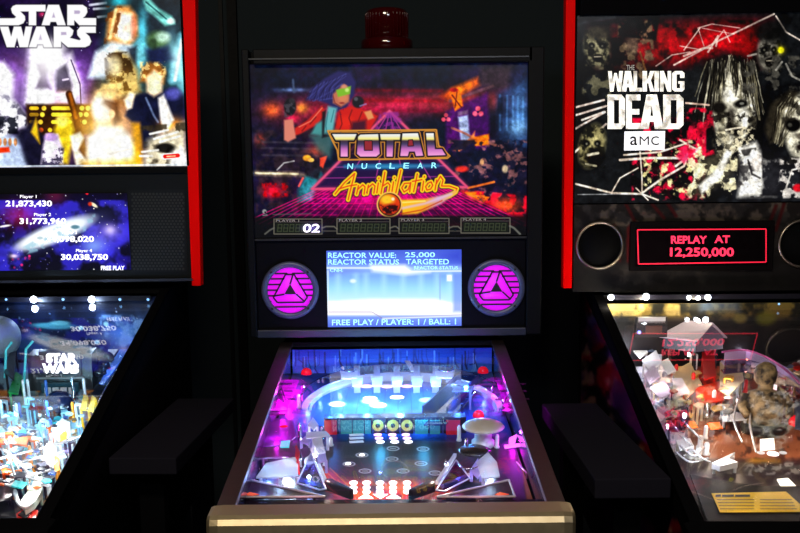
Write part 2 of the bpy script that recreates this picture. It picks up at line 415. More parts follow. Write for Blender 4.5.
    fr.pf = lambda px, py, h=0.0: fr.hit(px, py, np.array([0, 0, pf['z0']]) + fr.pfn * h, fr.pfn)
    fr.zpf = lambda y: pf['z0'] + sl * y
    yr = pf['yr']
    fr.board = art_panel('playfield', fr, (-gw, yr, fr.zpf(yr)), (gw, yr, fr.zpf(yr)), (-gw, 0.0, fr.zpf(0)), pf['n'][0], pf['n'][1], 0.012, pf['paint'], art_mat('printed_playfield_wood', 0, 0.35), root, pf['base'])
    if pf.get('back'):
        y = yr + 0.004
        art_panel('back_panel', fr, (-gw, y, zb - 0.012), (gw, y, zb - 0.012), (-gw, y, fr.zpf(yr) - 0.005), 260, 60, 0.006, pf['back'], art_mat('printed_back_board', 0, 0.35), root)
    # backbox
    y0 = bb['y0']; x0, x1, z0, z1, dp = bb['x0'], bb['x1'], bb['z0'], bb['z1'], bb['d']
    b = MB(); b.box(((x0 + x1) / 2, y0 + 0.03 + dp / 2, (z0 + z1) / 2), (x1 - x0, dp, z1 - z0))
    b.build('backbox', bb['m'], root, 0.003)
    nk = MB().box(((x0 + x1) / 2, y0 + 0.05 + 0.11, (zb + z0) / 2 + 0.004), (iw * 0.98, 0.2, z0 - zb - 0.008)); nk.build('backbox_neck', BLACK, root)
    return fr

# small builders for things on a playfield, all in pixels of the photograph dropped on the playfield plane
def P3(fr, pts, h): return [fr.pf(x, y, h) for x, y in pts]
def plate(fr, name, pts, h, m, t=0.003, post=True, parent=None):
    b = MB(); P = P3(fr, pts, h); b.prism(P, -fr.pfn * t)
    if post and h > 0.008:
        c = sum(P) / len(P)
        for p in P[::2][:3]:
            q = p + (c - p) * 0.2; b.tube([q - fr.pfn * t * 0.5, q - fr.pfn * h], 0.003, 6)
    return b.build(name, m, parent or fr.root)
def wallstrip(fr, name, pts, h, m, t=0.003, closed=False, h0=0.0):
    """a guide rail that stands on the playfield along a line"""
    P = [fr.pf(x, y, 0) for x, y in pts]; b = MB(); n = len(P); L_ = []; R_ = []
    for i in range(n):
        d = P[min(i + 1, n - 1)] - P[max(i - 1, 0)]; s = np.cross(d, fr.pfn); s /= np.linalg.norm(s) + 1e-9
        L_.append(P[i] + s * t / 2); R_.append(P[i] - s * t / 2)
    k = fr.pfn
    for i in range(n - 1):
        b.hexa([L_[i] + k * h0, L_[i + 1] + k * h0, R_[i + 1] + k * h0, R_[i] + k * h0, L_[i] + k * h, L_[i + 1] + k * h, R_[i + 1] + k * h, R_[i] + k * h])
    return b.build(name, m, fr.root)
def post(fr, x, y, h, m, r=0.005, name='post'):
    p = fr.pf(x, y, 0.0); return MB().lathe([(0, 0.0005), (r * 1.4, 0.0005), (r * 1.4, 0.004), (r, 0.006), (r, h - 0.004), (r * 0.6, h), (0, h)], p, fr.pfn, 10).build(name, m, fr.root)
def dome(fr, name, x, y, r, hh, m, h0=0.0, rim=None):
    p = fr.pf(x, y, h0); pr = [(0, 0.0), (r, 0.0)] + [(r * cos(a), 0.002 + hh * sin(a)) for a in np.linspace(0, pi / 2, 8)]
    return MB().lathe(pr, p, fr.pfn, 24).build(name, m, fr.root)
def circle_pts(fr, x, y, r, n=16, h=0.0, ry=None):
    c = fr.pf(x, y, h); u = np.array([1, 0, 0.]); v = np.cross(fr.pfn, u); ry = ry or r
    return [c + u * r * cos(2 * pi * i / n) + v * ry * sin(2 * pi * i / n) for i in range(n)]
def insert(fr, x, y, r, m, ry=None, name='insert_light'):
    return MB().prism(circle_pts(fr, x, y, r, 16, 0.0012, ry), -fr.pfn * 0.001).build(name, m, fr.board)
def tri_insert(fr, pts, m): return MB().prism(P3(fr, pts, 0.0012), -fr.pfn * 0.001).build('insert_light', m, fr.board)
def wire(fr, name, pts, m, r=0.0018):
    """pts: (px, py, height)"""
    P = [Vector(fr.pf(x, y, h)) for x, y, h in pts]; Q = []
    for i in range(len(P) - 1):                          # Catmull-Rom
        a, b, c, d = P[max(i - 1, 0)], P[i], P[i + 1], P[min(i + 2, len(P) - 1)]
        for k in range(6):
            t = k / 6; Q.append(0.5 * ((2 * b) + (c - a) * t + (2 * a - 5 * b + 4 * c - d) * t * t + (3 * b - 3 * c + d - a) * t ** 3))
    Q.append(P[-1]); return MB().tube(Q, r, 6).build(name, m, fr.root)
def lampx(fr, x, y, h, col, p, r=0.004):
    l = bpy.data.lights.new('general_and_fill_light', 'POINT'); l.energy = p; l.color = lin(col); l.shadow_soft_size = r
    o = bpy.data.objects.new('general_and_fill_light', l); COL.objects.link(o); o.parent = fr.root; o.location = fr.pf(x, y, h); return o
def spot_bulb(fr, x, y, yl, m, r=0.006):
    p = fr.wall(x, y, yl); return MB().lathe([(r * cos(a), r * sin(a)) for a in np.linspace(-pi / 2, pi / 2, 9)], p, (0, 0, 1), 12).build('lamp_bulb', m, fr.root)
# ================================================================== the centre machine
def zt(p, o, k): return [(o[0] + x / k, o[1] + y / k) for x, y in p]

def paint_tna(A):
    W = (255, 255, 255)
    A.grunge([(250, 60), (532, 60), (532, 240), (250, 240)], (32, 24, 48), 40, 3, 0.45, 5, 0.8)
    A.grunge([(250, 60), (532, 60), (532, 240), (250, 240)], (12, 22, 36), 22, 5, 0.5, 6, 0.7)
    # fiery dusk band behind the figures
    A.glow(330, 112, 60, 16, (110, 18, 26)); A.glow(400, 104, 55, 10, (120, 16, 26)); A.glow(470, 100, 50, 10, (90, 30, 18))
    for y, c in ((90, (90, 12, 22)), (100, (120, 14, 26)), (110, (100, 10, 40))): A.line([(345, y), (442, y + 1)], 3, c, 0.6, 3)
    A.glow(272, 110, 9, 7, (190, 80, 20)); A.glow(302, 108, 6, 5, (170, 110, 20)); A.glow(293, 118, 6, 5, (170, 20, 40)); A.glow(260, 140, 5, 6, (140, 50, 20))
    A.glow(293, 90, 14, 2, (70, 90, 120)); A.line([(293, 80), (294, 92)], 2, (90, 105, 130), 0.7, 2)
    A.grunge([(256, 130), (330, 130), (330, 225), (256, 225)], (44, 34, 40), 9, 9, 0.5, 7, 0.8)
    for y in (142, 148, 155): A.line([(262, y), (318, y + 1)], 2.2, (58, 54, 62), 0.6, 1.5)
    A.glow(316, 150, 8, 6, (110, 40, 20)); A.glow(273, 191, 9, 6, (200, 22, 30)); A.grunge([(262, 183), (288, 183), (288, 197), (262, 197)], (150, 16, 24), 5, 19, 0.55, 8, 0.8)
    # trail of light
    A.line([(256, 173), (275, 174), (298, 174), (318, 178)], 4, (190, 170, 140), 0.6, 4); A.line([(256, 173), (298, 174)], 1.6, (255, 240, 200), 0.9, 1.5)
    A.line([(277, 170), (284, 163), (294, 161)], 1.2, (190, 190, 190), 0.8, 1)
    # motorcycle-like teal mass
    A.poly([(298, 190), (306, 176), (318, 168), (322, 175), (316, 186), (313, 200), (298, 202)], (40, 118, 124), 0.9, 2)
    A.poly([(302, 158), (312, 153), (322, 168), (318, 180), (306, 176)], (28, 24, 32), 0.9, 1.5); A.ell(307, 158, 4, 3, (235, 160, 70), 1, 0.5); A.ell(311, 160, 3, 2, (240, 190, 110), 1, 0.5)
    A.poly([(320, 158), (327, 156), (323, 168), (320, 166)], (220, 80, 60), 0.9, 0.8); A.line([(303, 178), (299, 186)], 2, (200, 90, 80), 0.8, 1)
    # right-hand side: buildings and wreckage
    A.poly([(452, 108), (488, 92), (490, 150), (450, 148)], (56, 18, 74), 0.9, 2); A.poly([(446, 112), (454, 108), (458, 150), (446, 152)], (70, 20, 86), 0.9, 2)
    A.grad([(440, 96), (452, 88), (478, 77), (480, 85), (448, 100)], [(440, (140, 50, 30)), (460, (225, 120, 20)), (480, (150, 70, 40))], 0.95, 2.5, 0)
    A.line([(450, 101), (493, 86)], 3, (88, 62, 70), 0.8, 1.5); A.poly([(480, 66), (512, 66), (508, 90), (480, 86)], (58, 46, 46), 0.6, 3)
    A.poly([(450, 92), (460, 89), (463, 106), (455, 111)], (200, 100, 24), 1, 1); A.line([(452, 95), (461, 107)], 1.5, (60, 20, 20), .8, .8); A.line([(457, 92), (455, 108)], 1.2, (60, 20, 20), .8, .8); A.ell(454, 90, 4, 2, (150, 20, 30), 1, .5)
    for cx, cy, r in ((446, 118, 5), (478, 112, 6)):
        for k in range(3):
            a = pi / 2 + 2 * pi * k / 3; A.ell(cx + r * .55 * cos(a), cy - r * .55 * sin(a), r * .42, r * .42, (208, 90, 110), 1, .5)
        A.ell(cx, cy, r * .2, r * .2, (50, 14, 60), 1, .5)
    A.poly([(458, 117), (468, 115), (470, 140), (461, 143)], (150, 160, 190), 1, 1.2); A.poly([(458, 112), (468, 110), (468, 114), (458, 116)], (110, 90, 110), .8, 1)
    A.poly([(497, 94), (527, 80), (528, 150), (498, 140)], (34, 48, 74), 0.8, 3)
    for x in (500, 507, 513, 518, 523): A.line([(x, 95 + (x - 500) * .1), (x, 130)], 2, (70, 100, 140), .7, 1.5)
    A.glow(520, 110, 8, 30, (46, 74, 110)); A.glow(518, 128, 10, 8, (70, 96, 120)); A.poly([(498, 98), (503, 97), (503, 114), (497, 114)], (18, 24, 40), .9, 1)
    A.line([(452, 128), (462, 132), (474, 138), (498, 146)], 2.4, (140, 90, 80), .9, 1); A.poly([(452, 150), (470, 138), (475, 131), (474, 142), (458, 152)], (205, 120, 70), .9, 1)
    A.poly([(474, 137), (489, 134), (489, 145), (474, 146)], (226, 120, 30), .95, 1)
    A.grunge([(448, 140), (528, 140), (528, 205), (448, 205)], (120, 84, 84), 7, 33, .56, 9, .8); A.grunge([(448, 140), (528, 140), (528, 212), (448, 212)], (16, 18, 34), 8, 35, .5, 9, .9)
    A.ell(505, 169, 3, 4, (190, 170, 140), .8, .6); A.ell(482, 162, 2, 3, (190, 150, 110), .8, .6); A.ell(462, 169, 6, 3, (210, 60, 50), .9, .7)
    A.grunge([(442, 188), (530, 196), (530, 226), (442, 226)], (196, 28, 52), 8, 41, .5, 7, .95); A.grunge([(442, 192), (490, 192), (490, 222), (442, 222)], (250, 120, 30), 6, 43, .56, 8, .9); A.glow(505, 205, 14, 7, (190, 60, 10)); A.glow(462, 200, 9, 8, (230, 70, 30))
    for q in (((468, 188), (494, 182)), ((470, 196), (484, 196)), ((458, 196), (448, 186)), ((460, 204), (464, 218)), ((452, 205), (440, 214))): A.line(q, 2, (246, 130, 60), .85, 1.2)
    # perspective grid floor
    fl = [(330, 184), (440, 184), (528, 224), (285, 224)]
    A.poly(fl, (44, 10, 52), .95, 3); A.glow(385, 198, 60, 14, (150, 12, 70))
    for k in range(-16, 17): A.line([(385 + k * 3.2, 182), (385 + k * 9, 224)], 0.8, (236, 40, 130), .65, .7)
    for y in (190, 194, 198.5, 203.5, 209, 215): A.line([(325 - (y - 184) * 1, y), (445 + (y - 184) * 1.6, y)], .8, (230, 30, 120), .55, .7)
    A.grad([(284, 206), (486, 206), (486, 226), (284, 226)], [(206, (70, 12, 52)), (226, (20, 6, 20))], .35, 3)
    A.finish(5, 77, .12, 1.25, 45, 1.3); A.finish(2.2, 78, .05, 1.0)
    # neon pyramid
    tri = [(389.5, 111), (467, 187), (312, 189)]
    A.poly([(389.5, 111), (467, 187), (312, 189)], (34, 14, 66), .92, 1.5)
    for t in (.2, .4, .6, .8): A.line([(389.5, 111), (312 + 155 * t, 189 - 2 * t)], 1.0, (206, 60, 160), .8, .8)
    for t in (.3, .55, .72, .86): A.line([(389.5 - 77.5 * t, 111 + 78 * t), (389.5 + 77.5 * t, 111 + 76 * t)], .9, (200, 60, 170), .7, .8)
    for w_, a_ in ((5, .25), (2.4, .9)): A.line(tri, w_, (250, 84, 130), a_, w_ * .6, True)
    A.grunge([(380, 112), (398, 112), (405, 130), (375, 130)], (150, 40, 150), 4, 51, .5, 6, .7)
    # the figure: dark windswept hair, red jacket, teal top (a plain stand-in)
    A.poly([(306, 100), (312, 88), (325, 78), (338, 71), (350, 72), (356, 82), (354, 96), (346, 108), (336, 112), (328, 104), (316, 100)], (36, 34, 92), 1, 1.5)
    for q in (((308, 98), (326, 84), (346, 74)), ((313, 101), (330, 92), (342, 84)), ((310, 92), (324, 82)), ((320, 100), (334, 98))): A.line(q, 1.3, (70, 74, 150), .7, 1)
    A.poly([(333, 94), (344, 84), (350, 88), (349, 102), (341, 107), (333, 103)], (196, 110, 82), 1, 1.2); A.ell(343, 98, 5, 4, (226, 140, 90), .7, .8); A.ell(342, 103, 2.5, 1, (140, 40, 40), .8, .8)
    A.poly([(336, 90), (351, 86), (350, 94), (338, 97)], (120, 190, 40), .95, .8); A.ell(347, 90, 2, 2, (220, 250, 140), .8, .8)
    A.poly([(295, 128), (308, 120), (322, 106), (326, 112), (318, 124), (300, 134), (294, 136)], (208, 34, 28), 1, 1); A.line([(299, 127), (311, 121), (322, 108)], 1, (250, 140, 110), .8, .8)
    A.poly([(334, 132), (340, 110), (352, 106), (370, 112), (378, 116), (370, 130)], (206, 26, 22), 1, 1); A.ell(346, 122, 8, 6, (236, 40, 22), .7, .9)
    A.poly([(322, 134), (328, 106), (337, 108), (333, 132)], (100, 180, 186), 1, 1.5); A.poly([(311, 134), (316, 124), (326, 118), (324, 136)], (70, 150, 150), 1, 1.5); A.poly([(310, 136), (336, 130), (330, 158), (318, 150)], (60, 120, 120), .7, 3); A.poly([(322, 112), (326, 110), (324, 134), (330, 136), (322, 138)], (18, 16, 26), .9, 1)
    A.poly([(284, 140), (284, 120), (293, 119), (296, 138), (288, 142)], (222, 130, 110), 1, 1); A.ell(290, 107, 6, 9, (20, 20, 28), 1, .3); A.ell(292, 101, 3, 3, (46, 44, 52), .8, .5)
    A.ell(358, 102, 6, 6, (22, 22, 30), 1, .3); A.ell(356, 99, 2, 2, (90, 90, 100), .8, .6); A.line([(360, 106), (366, 104)], 1.4, (150, 130, 190), .8, .8); A.poly([(364, 112), (371, 110), (374, 118), (368, 120)], (230, 150, 90), 1, 1); A.poly([(352, 122), (366, 120), (366, 134), (350, 134)], (32, 14, 44), .8, 2)
    for k in range(26):
        t = k / 25; A.line([(316 + 30 * t, 84 - 9 * t + (k % 3)), (311 + 22 * t + (k % 5), 92 - 6 * t), (308 + 24 * t, 99 + (k % 4) - 3 * t)], .7, ((22, 20, 60), (64, 66, 140), (44, 44, 110))[k % 3], .7, .6)
    for q in (((352, 110), (349, 118), (352, 127)), ((362, 112), (358, 122)), ((340, 112), (342, 124), (339, 131)), ((316, 117), (310, 124)), ((306, 126), (302, 131))): A.line(q, 1.3, (110, 10, 18), .8, .9)
    for q in (((328, 112), (326, 126), (327, 133)), ((334, 110), (331, 122))): A.line(q, 1, (40, 110, 120), .8, .8)
    A.line([(333, 96), (335, 103), (341, 107)], 1.2, (120, 50, 50), .8, .9); A.grunge([(284, 100), (296, 100), (297, 117), (284, 117)], (70, 66, 76), 3, 83, .55, 8, .8); A.ell(344, 86.5, 3, 2, (226, 150, 120), .8, .8)
    # TOTAL
    O = (320, 120); K = 5.33
    Ls = [[(65, 75), (195, 75), (180, 110), (148, 110), (148, 195), (110, 195), (110, 110), (85, 110)],
          [(215, 78), (310, 75), (318, 180), (300, 195), (215, 195), (197, 180), (203, 90)],
          [(320, 75), (428, 75), (425, 107), (392, 107), (387, 195), (355, 195), (355, 107), (325, 107)],
          [(440, 72), (522, 70), (550, 190), (512, 192), (505, 168), (475, 168), (468, 192), (428, 192)],
          [(565, 70), (606, 70), (613, 155), (650, 155), (670, 187), (575, 190)]]
    out = zt([(42, 58), (312, 55), (440, 54), (620, 52), (632, 135), (692, 192), (678, 204), (560, 205), (100, 213), (92, 160), (66, 110)], O, K)
    A.poly(out, (18, 10, 24), .75, 1); A.line(out, 1.6, (226, 150, 50), .95, .7, True)
    for L_ in Ls: A.line(zt(L_, O, K), 5.0, (222, 146, 52), 1, .7, True)
    for L_ in Ls: A.line(zt(L_, O, K), 3.2, (16, 10, 20), 1, .7, True); A.poly(zt(L_, O, K), (16, 10, 20), 1, .4)
    st = [(133, (255, 255, 255)), (136, (235, 235, 225)), (139, (250, 238, 130)), (141, (60, 40, 60)), (144, (70, 60, 100)), (149, (200, 110, 190)), (156, (255, 170, 225))]
    for L_ in Ls: A.grad(zt(L_, O, K), st, 1, .4)
    for h_ in ([(238, 112), (276, 112), (278, 160), (238, 160)], [(473, 108), (492, 106), (497, 136), (470, 138)]):
        A.line(zt(h_, O, K), 1.6, (16, 10, 20), 1, .6, True); A.poly(zt(h_, O, K), (150, 40, 50), 1, .4)
    # glow bar of NUCLEAR
    A.glow(390, 166.5, 36, 2.6, (0, 150, 200)); A.line([(345, 166.5), (438, 165.5)], 3, (30, 120, 170), .8, 2.5)
    # Annihilation, hand-drawn script
    scr = [[(80, 395), (130, 335), (185, 285), (168, 350), (150, 425)], [(100, 368), (150, 352), (195, 345)], [(195, 395), (205, 350), (200, 372), (228, 345), (240, 357), (235, 395)],
           [(250, 392), (258, 347), (256, 362), (280, 340), (293, 352), (287, 390)], [(303, 388), (311, 336)], [(313, 313), (314, 309)], [(325, 392), (346, 278), (335, 352), (362, 334), (373, 348), (366, 387)],
           [(383, 385), (392, 330)], [(396, 309), (397, 306)], [(404, 388), (431, 268)], [(478, 336), (450, 338), (436, 362), (448, 384), (470, 370), (484, 333), (478, 383)], [(499, 382), (519, 288)], [(493, 327), (543, 318)],
           [(545, 376), (552, 326)], [(556, 305), (557, 301)], [(578, 335), (563, 355), (570, 374), (590, 368), (601, 348), (592, 330), (578, 335)], [(613, 374), (622, 320), (620, 340), (642, 300), (656, 320), (648, 352), (690, 352), (730, 366), (722, 385), (690, 405), (640, 420)]]
    for s_ in scr: A.line(zt(s_, O, K), 6.0, (30, 6, 20), .85, 1)
    for s_ in scr: A.line(zt(s_, O, K), 4.4, (255, 214, 30), 1, .7)
    for s_ in scr: A.line(zt(s_, O, K), 1.3, (226, 60, 20), 1, .7)
    # comet tail and fire ball
    A.grad(zt([(430, 425), (560, 420), (660, 398), (725, 372), (735, 385), (640, 450), (520, 500), (440, 505)], O, K), [(400, (255, 200, 20)), (425, (250, 170, 40)), (438, (220, 160, 190)), (458, (250, 190, 60))], 1, 1.2, 0)
    A.line(zt([(440, 470), (560, 445), (700, 395)], O, K), 2.2, (225, 190, 235), .8, 2); A.line(zt([(430, 500), (540, 480), (650, 430)], O, K), 1.4, (200, 60, 20), .8, 1); A.line(zt([(440, 440), (560, 432)], O, K), 1.4, (255, 240, 120), .9, 1)
    A.ell(389.5, 204.5, 12.8, 12.8, (255, 196, 90), 1, .06); A.ell(389.5, 204.5, 11.4, 11.4, (30, 10, 10), 1, .08); A.ell(389.5, 204.5, 10.4, 10.4, (226, 60, 12), 1, .1); A.ell(387, 199.5, 7, 5, (255, 208, 40), .95, .8); A.ell(391, 208, 7, 4, (170, 20, 16), .8, .8); A.ell(393, 199, 1.6, 1.6, (255, 240, 200), 1, .8); A.grunge([(380, 205), (399, 205), (396, 214), (384, 214)], (30, 6, 10), 3, 61, .45, 8, .9)
    # small print, studio mark, score-display strip
    A.ell(264.5, 211.5, 2.2, 2.2, (150, 150, 150), 1, .5); A.ell(265.2, 212.3, 1, 1, (20, 20, 20), 1, .5); A.line([(273, 214.6), (311, 213.6)], 1.1, (96, 92, 88), .7, .8); A.line([(263, 215.5), (267, 215)], 1.2, (140, 140, 140), .9, .6)
    A.poly([(252, 217), (532, 215), (532, 242), (252, 242)], (10, 10, 12), .86, 2)
    for x0, x1, dy in ((274, 322, 0), (337, 390, -.3), (399, 449, -.6), (461, 510, -1)):
        A.line([(x0, 219 + dy), (x1, 219 + dy), (x1, 234 + dy), (x0, 234 + dy)], .9, (126, 122, 104), .9, .6, True); A.poly([(x0 + 1.5, 223 + dy), (x1 - 1.5, 223 + dy), (x1 - 1.5, 233 + dy), (x0 + 1.5, 233 + dy)], (22, 27, 20), 1, .5)
        A.line([(x0 + 1, 222 + dy), (x1 - 1, 222 + dy)], .6, (96, 92, 84), .8, .5)
        n = 7; wd = (x1 - x0 - 6) / n
        for k in range(n):
            xa = x0 + 3.5 + k * wd; sl_ = .8
            for q in (((xa + sl_, 224.5), (xa + wd * .62 + sl_, 224.5)), ((xa + .4, 228), (xa + wd * .62 + .4, 228)), ((xa, 231.5), (xa + wd * .62, 231.5)), ((xa + sl_, 224.5), (xa, 231.5)), ((xa + wd * .62 + sl_, 224.5), (xa + wd * .62, 231.5))): A.line([(a, b + dy) for a, b in q], .75, (66, 74, 52), .85, .5)
    for x0, x1 in ((322, 337), (390, 399), (449, 461)):
        A.line([(x0, 228), (x0 + 4, 226.5), (x1 - 3, 226.5), (x1, 229)], 1.4, (120, 116, 100), .8, .8); A.line([(x0, 231), (x1, 231)], .9, (100, 96, 84), .8, .7)
    A.line([(265, 234), (270, 230), (274, 228)], 1.6, (110, 110, 100), .8, .8); A.line([(510, 226), (514, 228), (520, 234)], 2, (120, 120, 110), .8, .8)
    A.glow(312, 228, 9, 4, (90, 60, 200), .8); A.line([(253, 238.3), (530, 235.6)], 1.6, (58, 58, 60), .9, .8)  # halo of the lit digits is painted into the art

def paint_tna_screen(A):
    A.grad([(320, 248), (466, 248), (466, 330), (320, 330)], [(250, (70, 95, 205)), (263, (90, 120, 225)), (268, (150, 185, 248)), (276, (120, 165, 240)), (288, (150, 210, 246)), (300, (190, 228, 252)), (305, (255, 255, 255)), (314, (250, 252, 255)), (317, (120, 150, 236)), (327, (80, 105, 215))], 1, .5)
    A.grad([(424, 249), (463, 249), (463, 263), (440, 263)], [(424, (80, 105, 220)), (463, (48, 62, 190))], .9, 6, 0)
    A.poly([(370, 265), (405, 265), (412, 271), (430, 272), (405, 275), (372, 271)], (255, 255, 255), .9, 2.5); A.poly([(326, 270), (345, 268), (372, 271), (352, 273), (330, 276)], (100, 125, 215), .6, 2)
    for x in (338, 356, 366, 384, 403, 421, 437, 450): A.line([(x, 276), (x, 299)], 5, (176, 226, 252), .5, 5)
    A.ell(353, 281, 3, 2, (225, 240, 255), .9, .8); A.poly([(447, 275), (452, 275), (452, 281), (447, 281)], (255, 255, 255), 1, 1); A.line([(440, 274), (440, 300)], 1, (130, 150, 225), .7, 1)
    A.poly([(326, 302), (368, 299), (436, 299), (452, 304), (452, 313), (326, 313)], (255, 255, 255), .95, 2); A.poly([(453, 273), (462, 273), (462, 312), (453, 312)], (110, 140, 230), .7, 2)
    A.line([(326, 268), (404, 268), (411, 271.5), (462, 271)], 1.2, (240, 246, 255), .9, 1); A.line([(326, 312), (372, 312), (382, 318), (462, 315)], 1.0, (150, 130, 160), .7, 1)
    A.line([(328, 271), (328, 312)], 1.2, (235, 245, 255), .8, 1); A.line([(383, 318.5), (462, 316)], 1.5, (235, 245, 255), .8, 1)

def paint_tna_pf(A):
    A.grunge([(200, 340), (590, 340), (590, 533), (200, 533)], (24, 26, 58), 18, 3, .45, 5, .7)
    A.poly([(300, 368), (500, 368), (520, 440), (275, 440)], (30, 74, 170), .9, 12)                     # upper field, print deepened with the blue of its lamps
    A.ell(398, 408, 96, 30, (30, 84, 190), .9, .2); A.ell(398, 405, 78, 22, (70, 130, 215), .8, .5)
    for k in range(-7, 8): A.line([(398 + k * 12, 384), (398 + k * 15, 428)], 1.1, (40, 70, 140), .6, .8)
    for x, y, r in ((337, 404, 9), (370, 401, 9), (378, 405, 9), (366, 386, 7), (387, 386, 7), (427, 400, 8)): A.ell(x, y, r, r * .32, (240, 246, 252), .9, .3)
    A.poly([(424, 428), (463, 388), (480, 392), (444, 432)], (70, 66, 110), .9, 2); A.poly([(430, 404), (464, 388), (440, 418)], (96, 60, 120), .6, 3)
    # side fields
    for s, cx in ((0, 285), (1, 508)):
        A.ell(cx, 398, 26, 22, (150, 70, 190), .9, .4)
    A.poly([(250, 446), (300, 440), (300, 452), (244, 458)], (120, 60, 130), .8, 3); A.poly([(505, 412), (545, 440), (560, 500), (532, 500)], (20, 18, 34), .95, 3)
    A.poly([(519, 458), (527, 462), (536, 503), (527, 503)], (150, 84, 44), .95, 1.5)
    # dark middle with printed rings
    A.poly([(300, 444), (496, 442), (520, 500), (268, 500)], (14, 14, 32), .95, 5); A.grunge([(300, 446), (500, 446), (500, 480), (300, 480)], (26, 24, 46), 14, 71, .5, 6, .6)
    A.poly([(392, 462), (486, 444), (470, 470), (440, 486)], (70, 36, 26), .5, 8)
    for x, y in ((393, 448.5), (423, 449), (362, 455), (392, 459), (349, 464), (421, 463.5), (365, 471), (435, 473), (403, 471)):
        A.ell(x, y, 6.5, 2.4, (235, 235, 240), .95, .2); A.ell(x, y, 5.0, 1.6, (30, 30, 44), 1, .2); A.line([(x - 2.5, y), (x + 2.5, y)], 1.3, (190, 190, 190), .9, .8)
    A.line([(x_, y_) for x_, y_ in zip(395 + 13 * np.cos(np.linspace(2.2, 7.2, 18)), 470 + 9 * np.sin(np.linspace(2.2, 7.2, 18)))], 1.2, (140, 110, 110), .7, .8)
    # flame art around the lower inserts
    fl = [(318, 468), (340, 478), (380, 480), (420, 480), (452, 488), (440, 505), (345, 507), (330, 497)]
    A.grunge(fl, (236, 20, 60), 14, 73, .3, 5, 1, 5); A.grunge(fl, (255, 100, 10), 9, 75, .5, 6, 1, 5); A.poly([(322, 466), (336, 474), (356, 500), (346, 503), (334, 492)], (196, 34, 70), .9, 2)
    for q in (((322, 468), (362, 505)), ((330, 468), (366, 503)), ((338, 480), (356, 506))): A.line(q, 1.1, (255, 120, 50), .8, .8)
    # the game's name in flame-coloured brush letters
    for s_ in ([(356, 503), (364, 493), (368, 490), (366, 498), (364, 506)], [(358, 499), (370, 497)], [(374, 505), (377, 496), (383, 498), (382, 505)], [(387, 505), (390, 496), (396, 498), (395, 505)], [(400, 505), (403, 496)], [(408, 505), (413, 490), (411, 498), (417, 498), (416, 505)], [(421, 505), (424, 496)], [(428, 505), (434, 489)], [(440, 496), (434, 502), (441, 504), (445, 495), (446, 504)]):
        A.line(s_, 2.4, (220, 40, 20), .95, .8); A.line(s_, .9, (255, 170, 40), .95, .7)
    A.poly([(200, 503), (590, 501), (590, 533), (200, 533)], (30, 24, 30), .9, 2); A.specks((262, 497, 330, 506), 60, 5, [(150, 60, 80), (110, 110, 130), (190, 60, 40)], (.4, 1)); A.specks((455, 500, 505, 507), 60, 6, [(170, 90, 70), (110, 110, 130)], (.4, 1)); A.glow(300, 500, 30, 5, (90, 10, 40)); A.glow(475, 502, 24, 4, (90, 10, 40))

def paint_tna_back(A):
    A.grad([(280, 335), (520, 335), (520, 380), (280, 380)], [(346, (20, 44, 140)), (362, (36, 96, 205)), (376, (70, 150, 235))], 1, 1)
    rs = random.Random(4)
    for k in range(60):
        x = rs.uniform(290, 505); y = rs.uniform(344, 358); A.line([(x, y), (x, y + rs.uniform(6, 16)), (x + rs.uniform(-5, 5), y + rs.uniform(16, 22))], rs.uniform(.5, 1.6), rs.choice([(14, 24, 84), (20, 34, 110), (120, 180, 240), (10, 16, 50)]), .8, .7)

TW = dict(z0=0.822, z1=0.96, yr=1.055, n=(520, 420), base=(24, 24, 48), paint=paint_tna_pf, back=paint_tna_back, board=mat('mirror_side_blade', (46, 40, 84), 0.12, 0.9))
C = machine('middle pinball machine with red beacon on top and two round pink glowing grilles', (-0.0118, 1.775), 0.0, 0.259, 1.085, 0.884, 1.030, 0.0285, RAILST, BLACK, STEEL, TW,
            dict(y0=1.075, x0=-0.365, x1=0.386, z0=1.052, z1=1.768, d=0.26, m=BLACK), GLASSC)
r = C.root; y0 = 1.075
wl = lambda x, y, dy=0.0: C.wall(x, y, y0 - dy)
p00, p10, p01 = wl(252.5, 64.5), wl(528.5, 64.5), wl(254.5, 237.5)
p00 = np.array([p01[0], y0, p00[2]]); p10 = np.array([p10[0], y0, p00[2]]); p01 = np.array([p00[0], y0, p01[2]])
bg = art_panel('backglass', C, p00, p10, p01, 560, 360, 0.02, paint_tna, art_mat('backlit_glass_art', 1.0), r, (14, 14, 26))
lt = MB()
for x0, x1, t in ((350, 434, 'NUCLEAR'),):
    n = len(t)
    for k, ch in enumerate(t): xx = x0 + (x1 - x0) * k / (n - 1) - 2.5; text_px(lt, C, y0, ch, xx, 163.5 - k * .15, xx + 5.5, 169 - k * .15, .01, .1)
lt.build('lettering', mat('glowing_cyan_print', (150, 240, 250), emit=1.0), bg, fix=False)
lt = MB(); text_px(lt, C, y0, '02', 303, 224, 320, 232.5, .02, .1); lt.build('lit_score_digits', mat('lit_score_digits', (250, 244, 255), emit=1.6), bg, fix=False)
lt = MB()
for k, x in enumerate((276, 339, 401, 463)): text_px(lt, C, y0, 'PLAYER %d' % (k + 1), x, 219.6 - k * .4, x + 23, 221.9 - k * .4)

lt.build('small_print', mat('small_print', (120, 112, 104), emit=1.0), bg, fix=False)
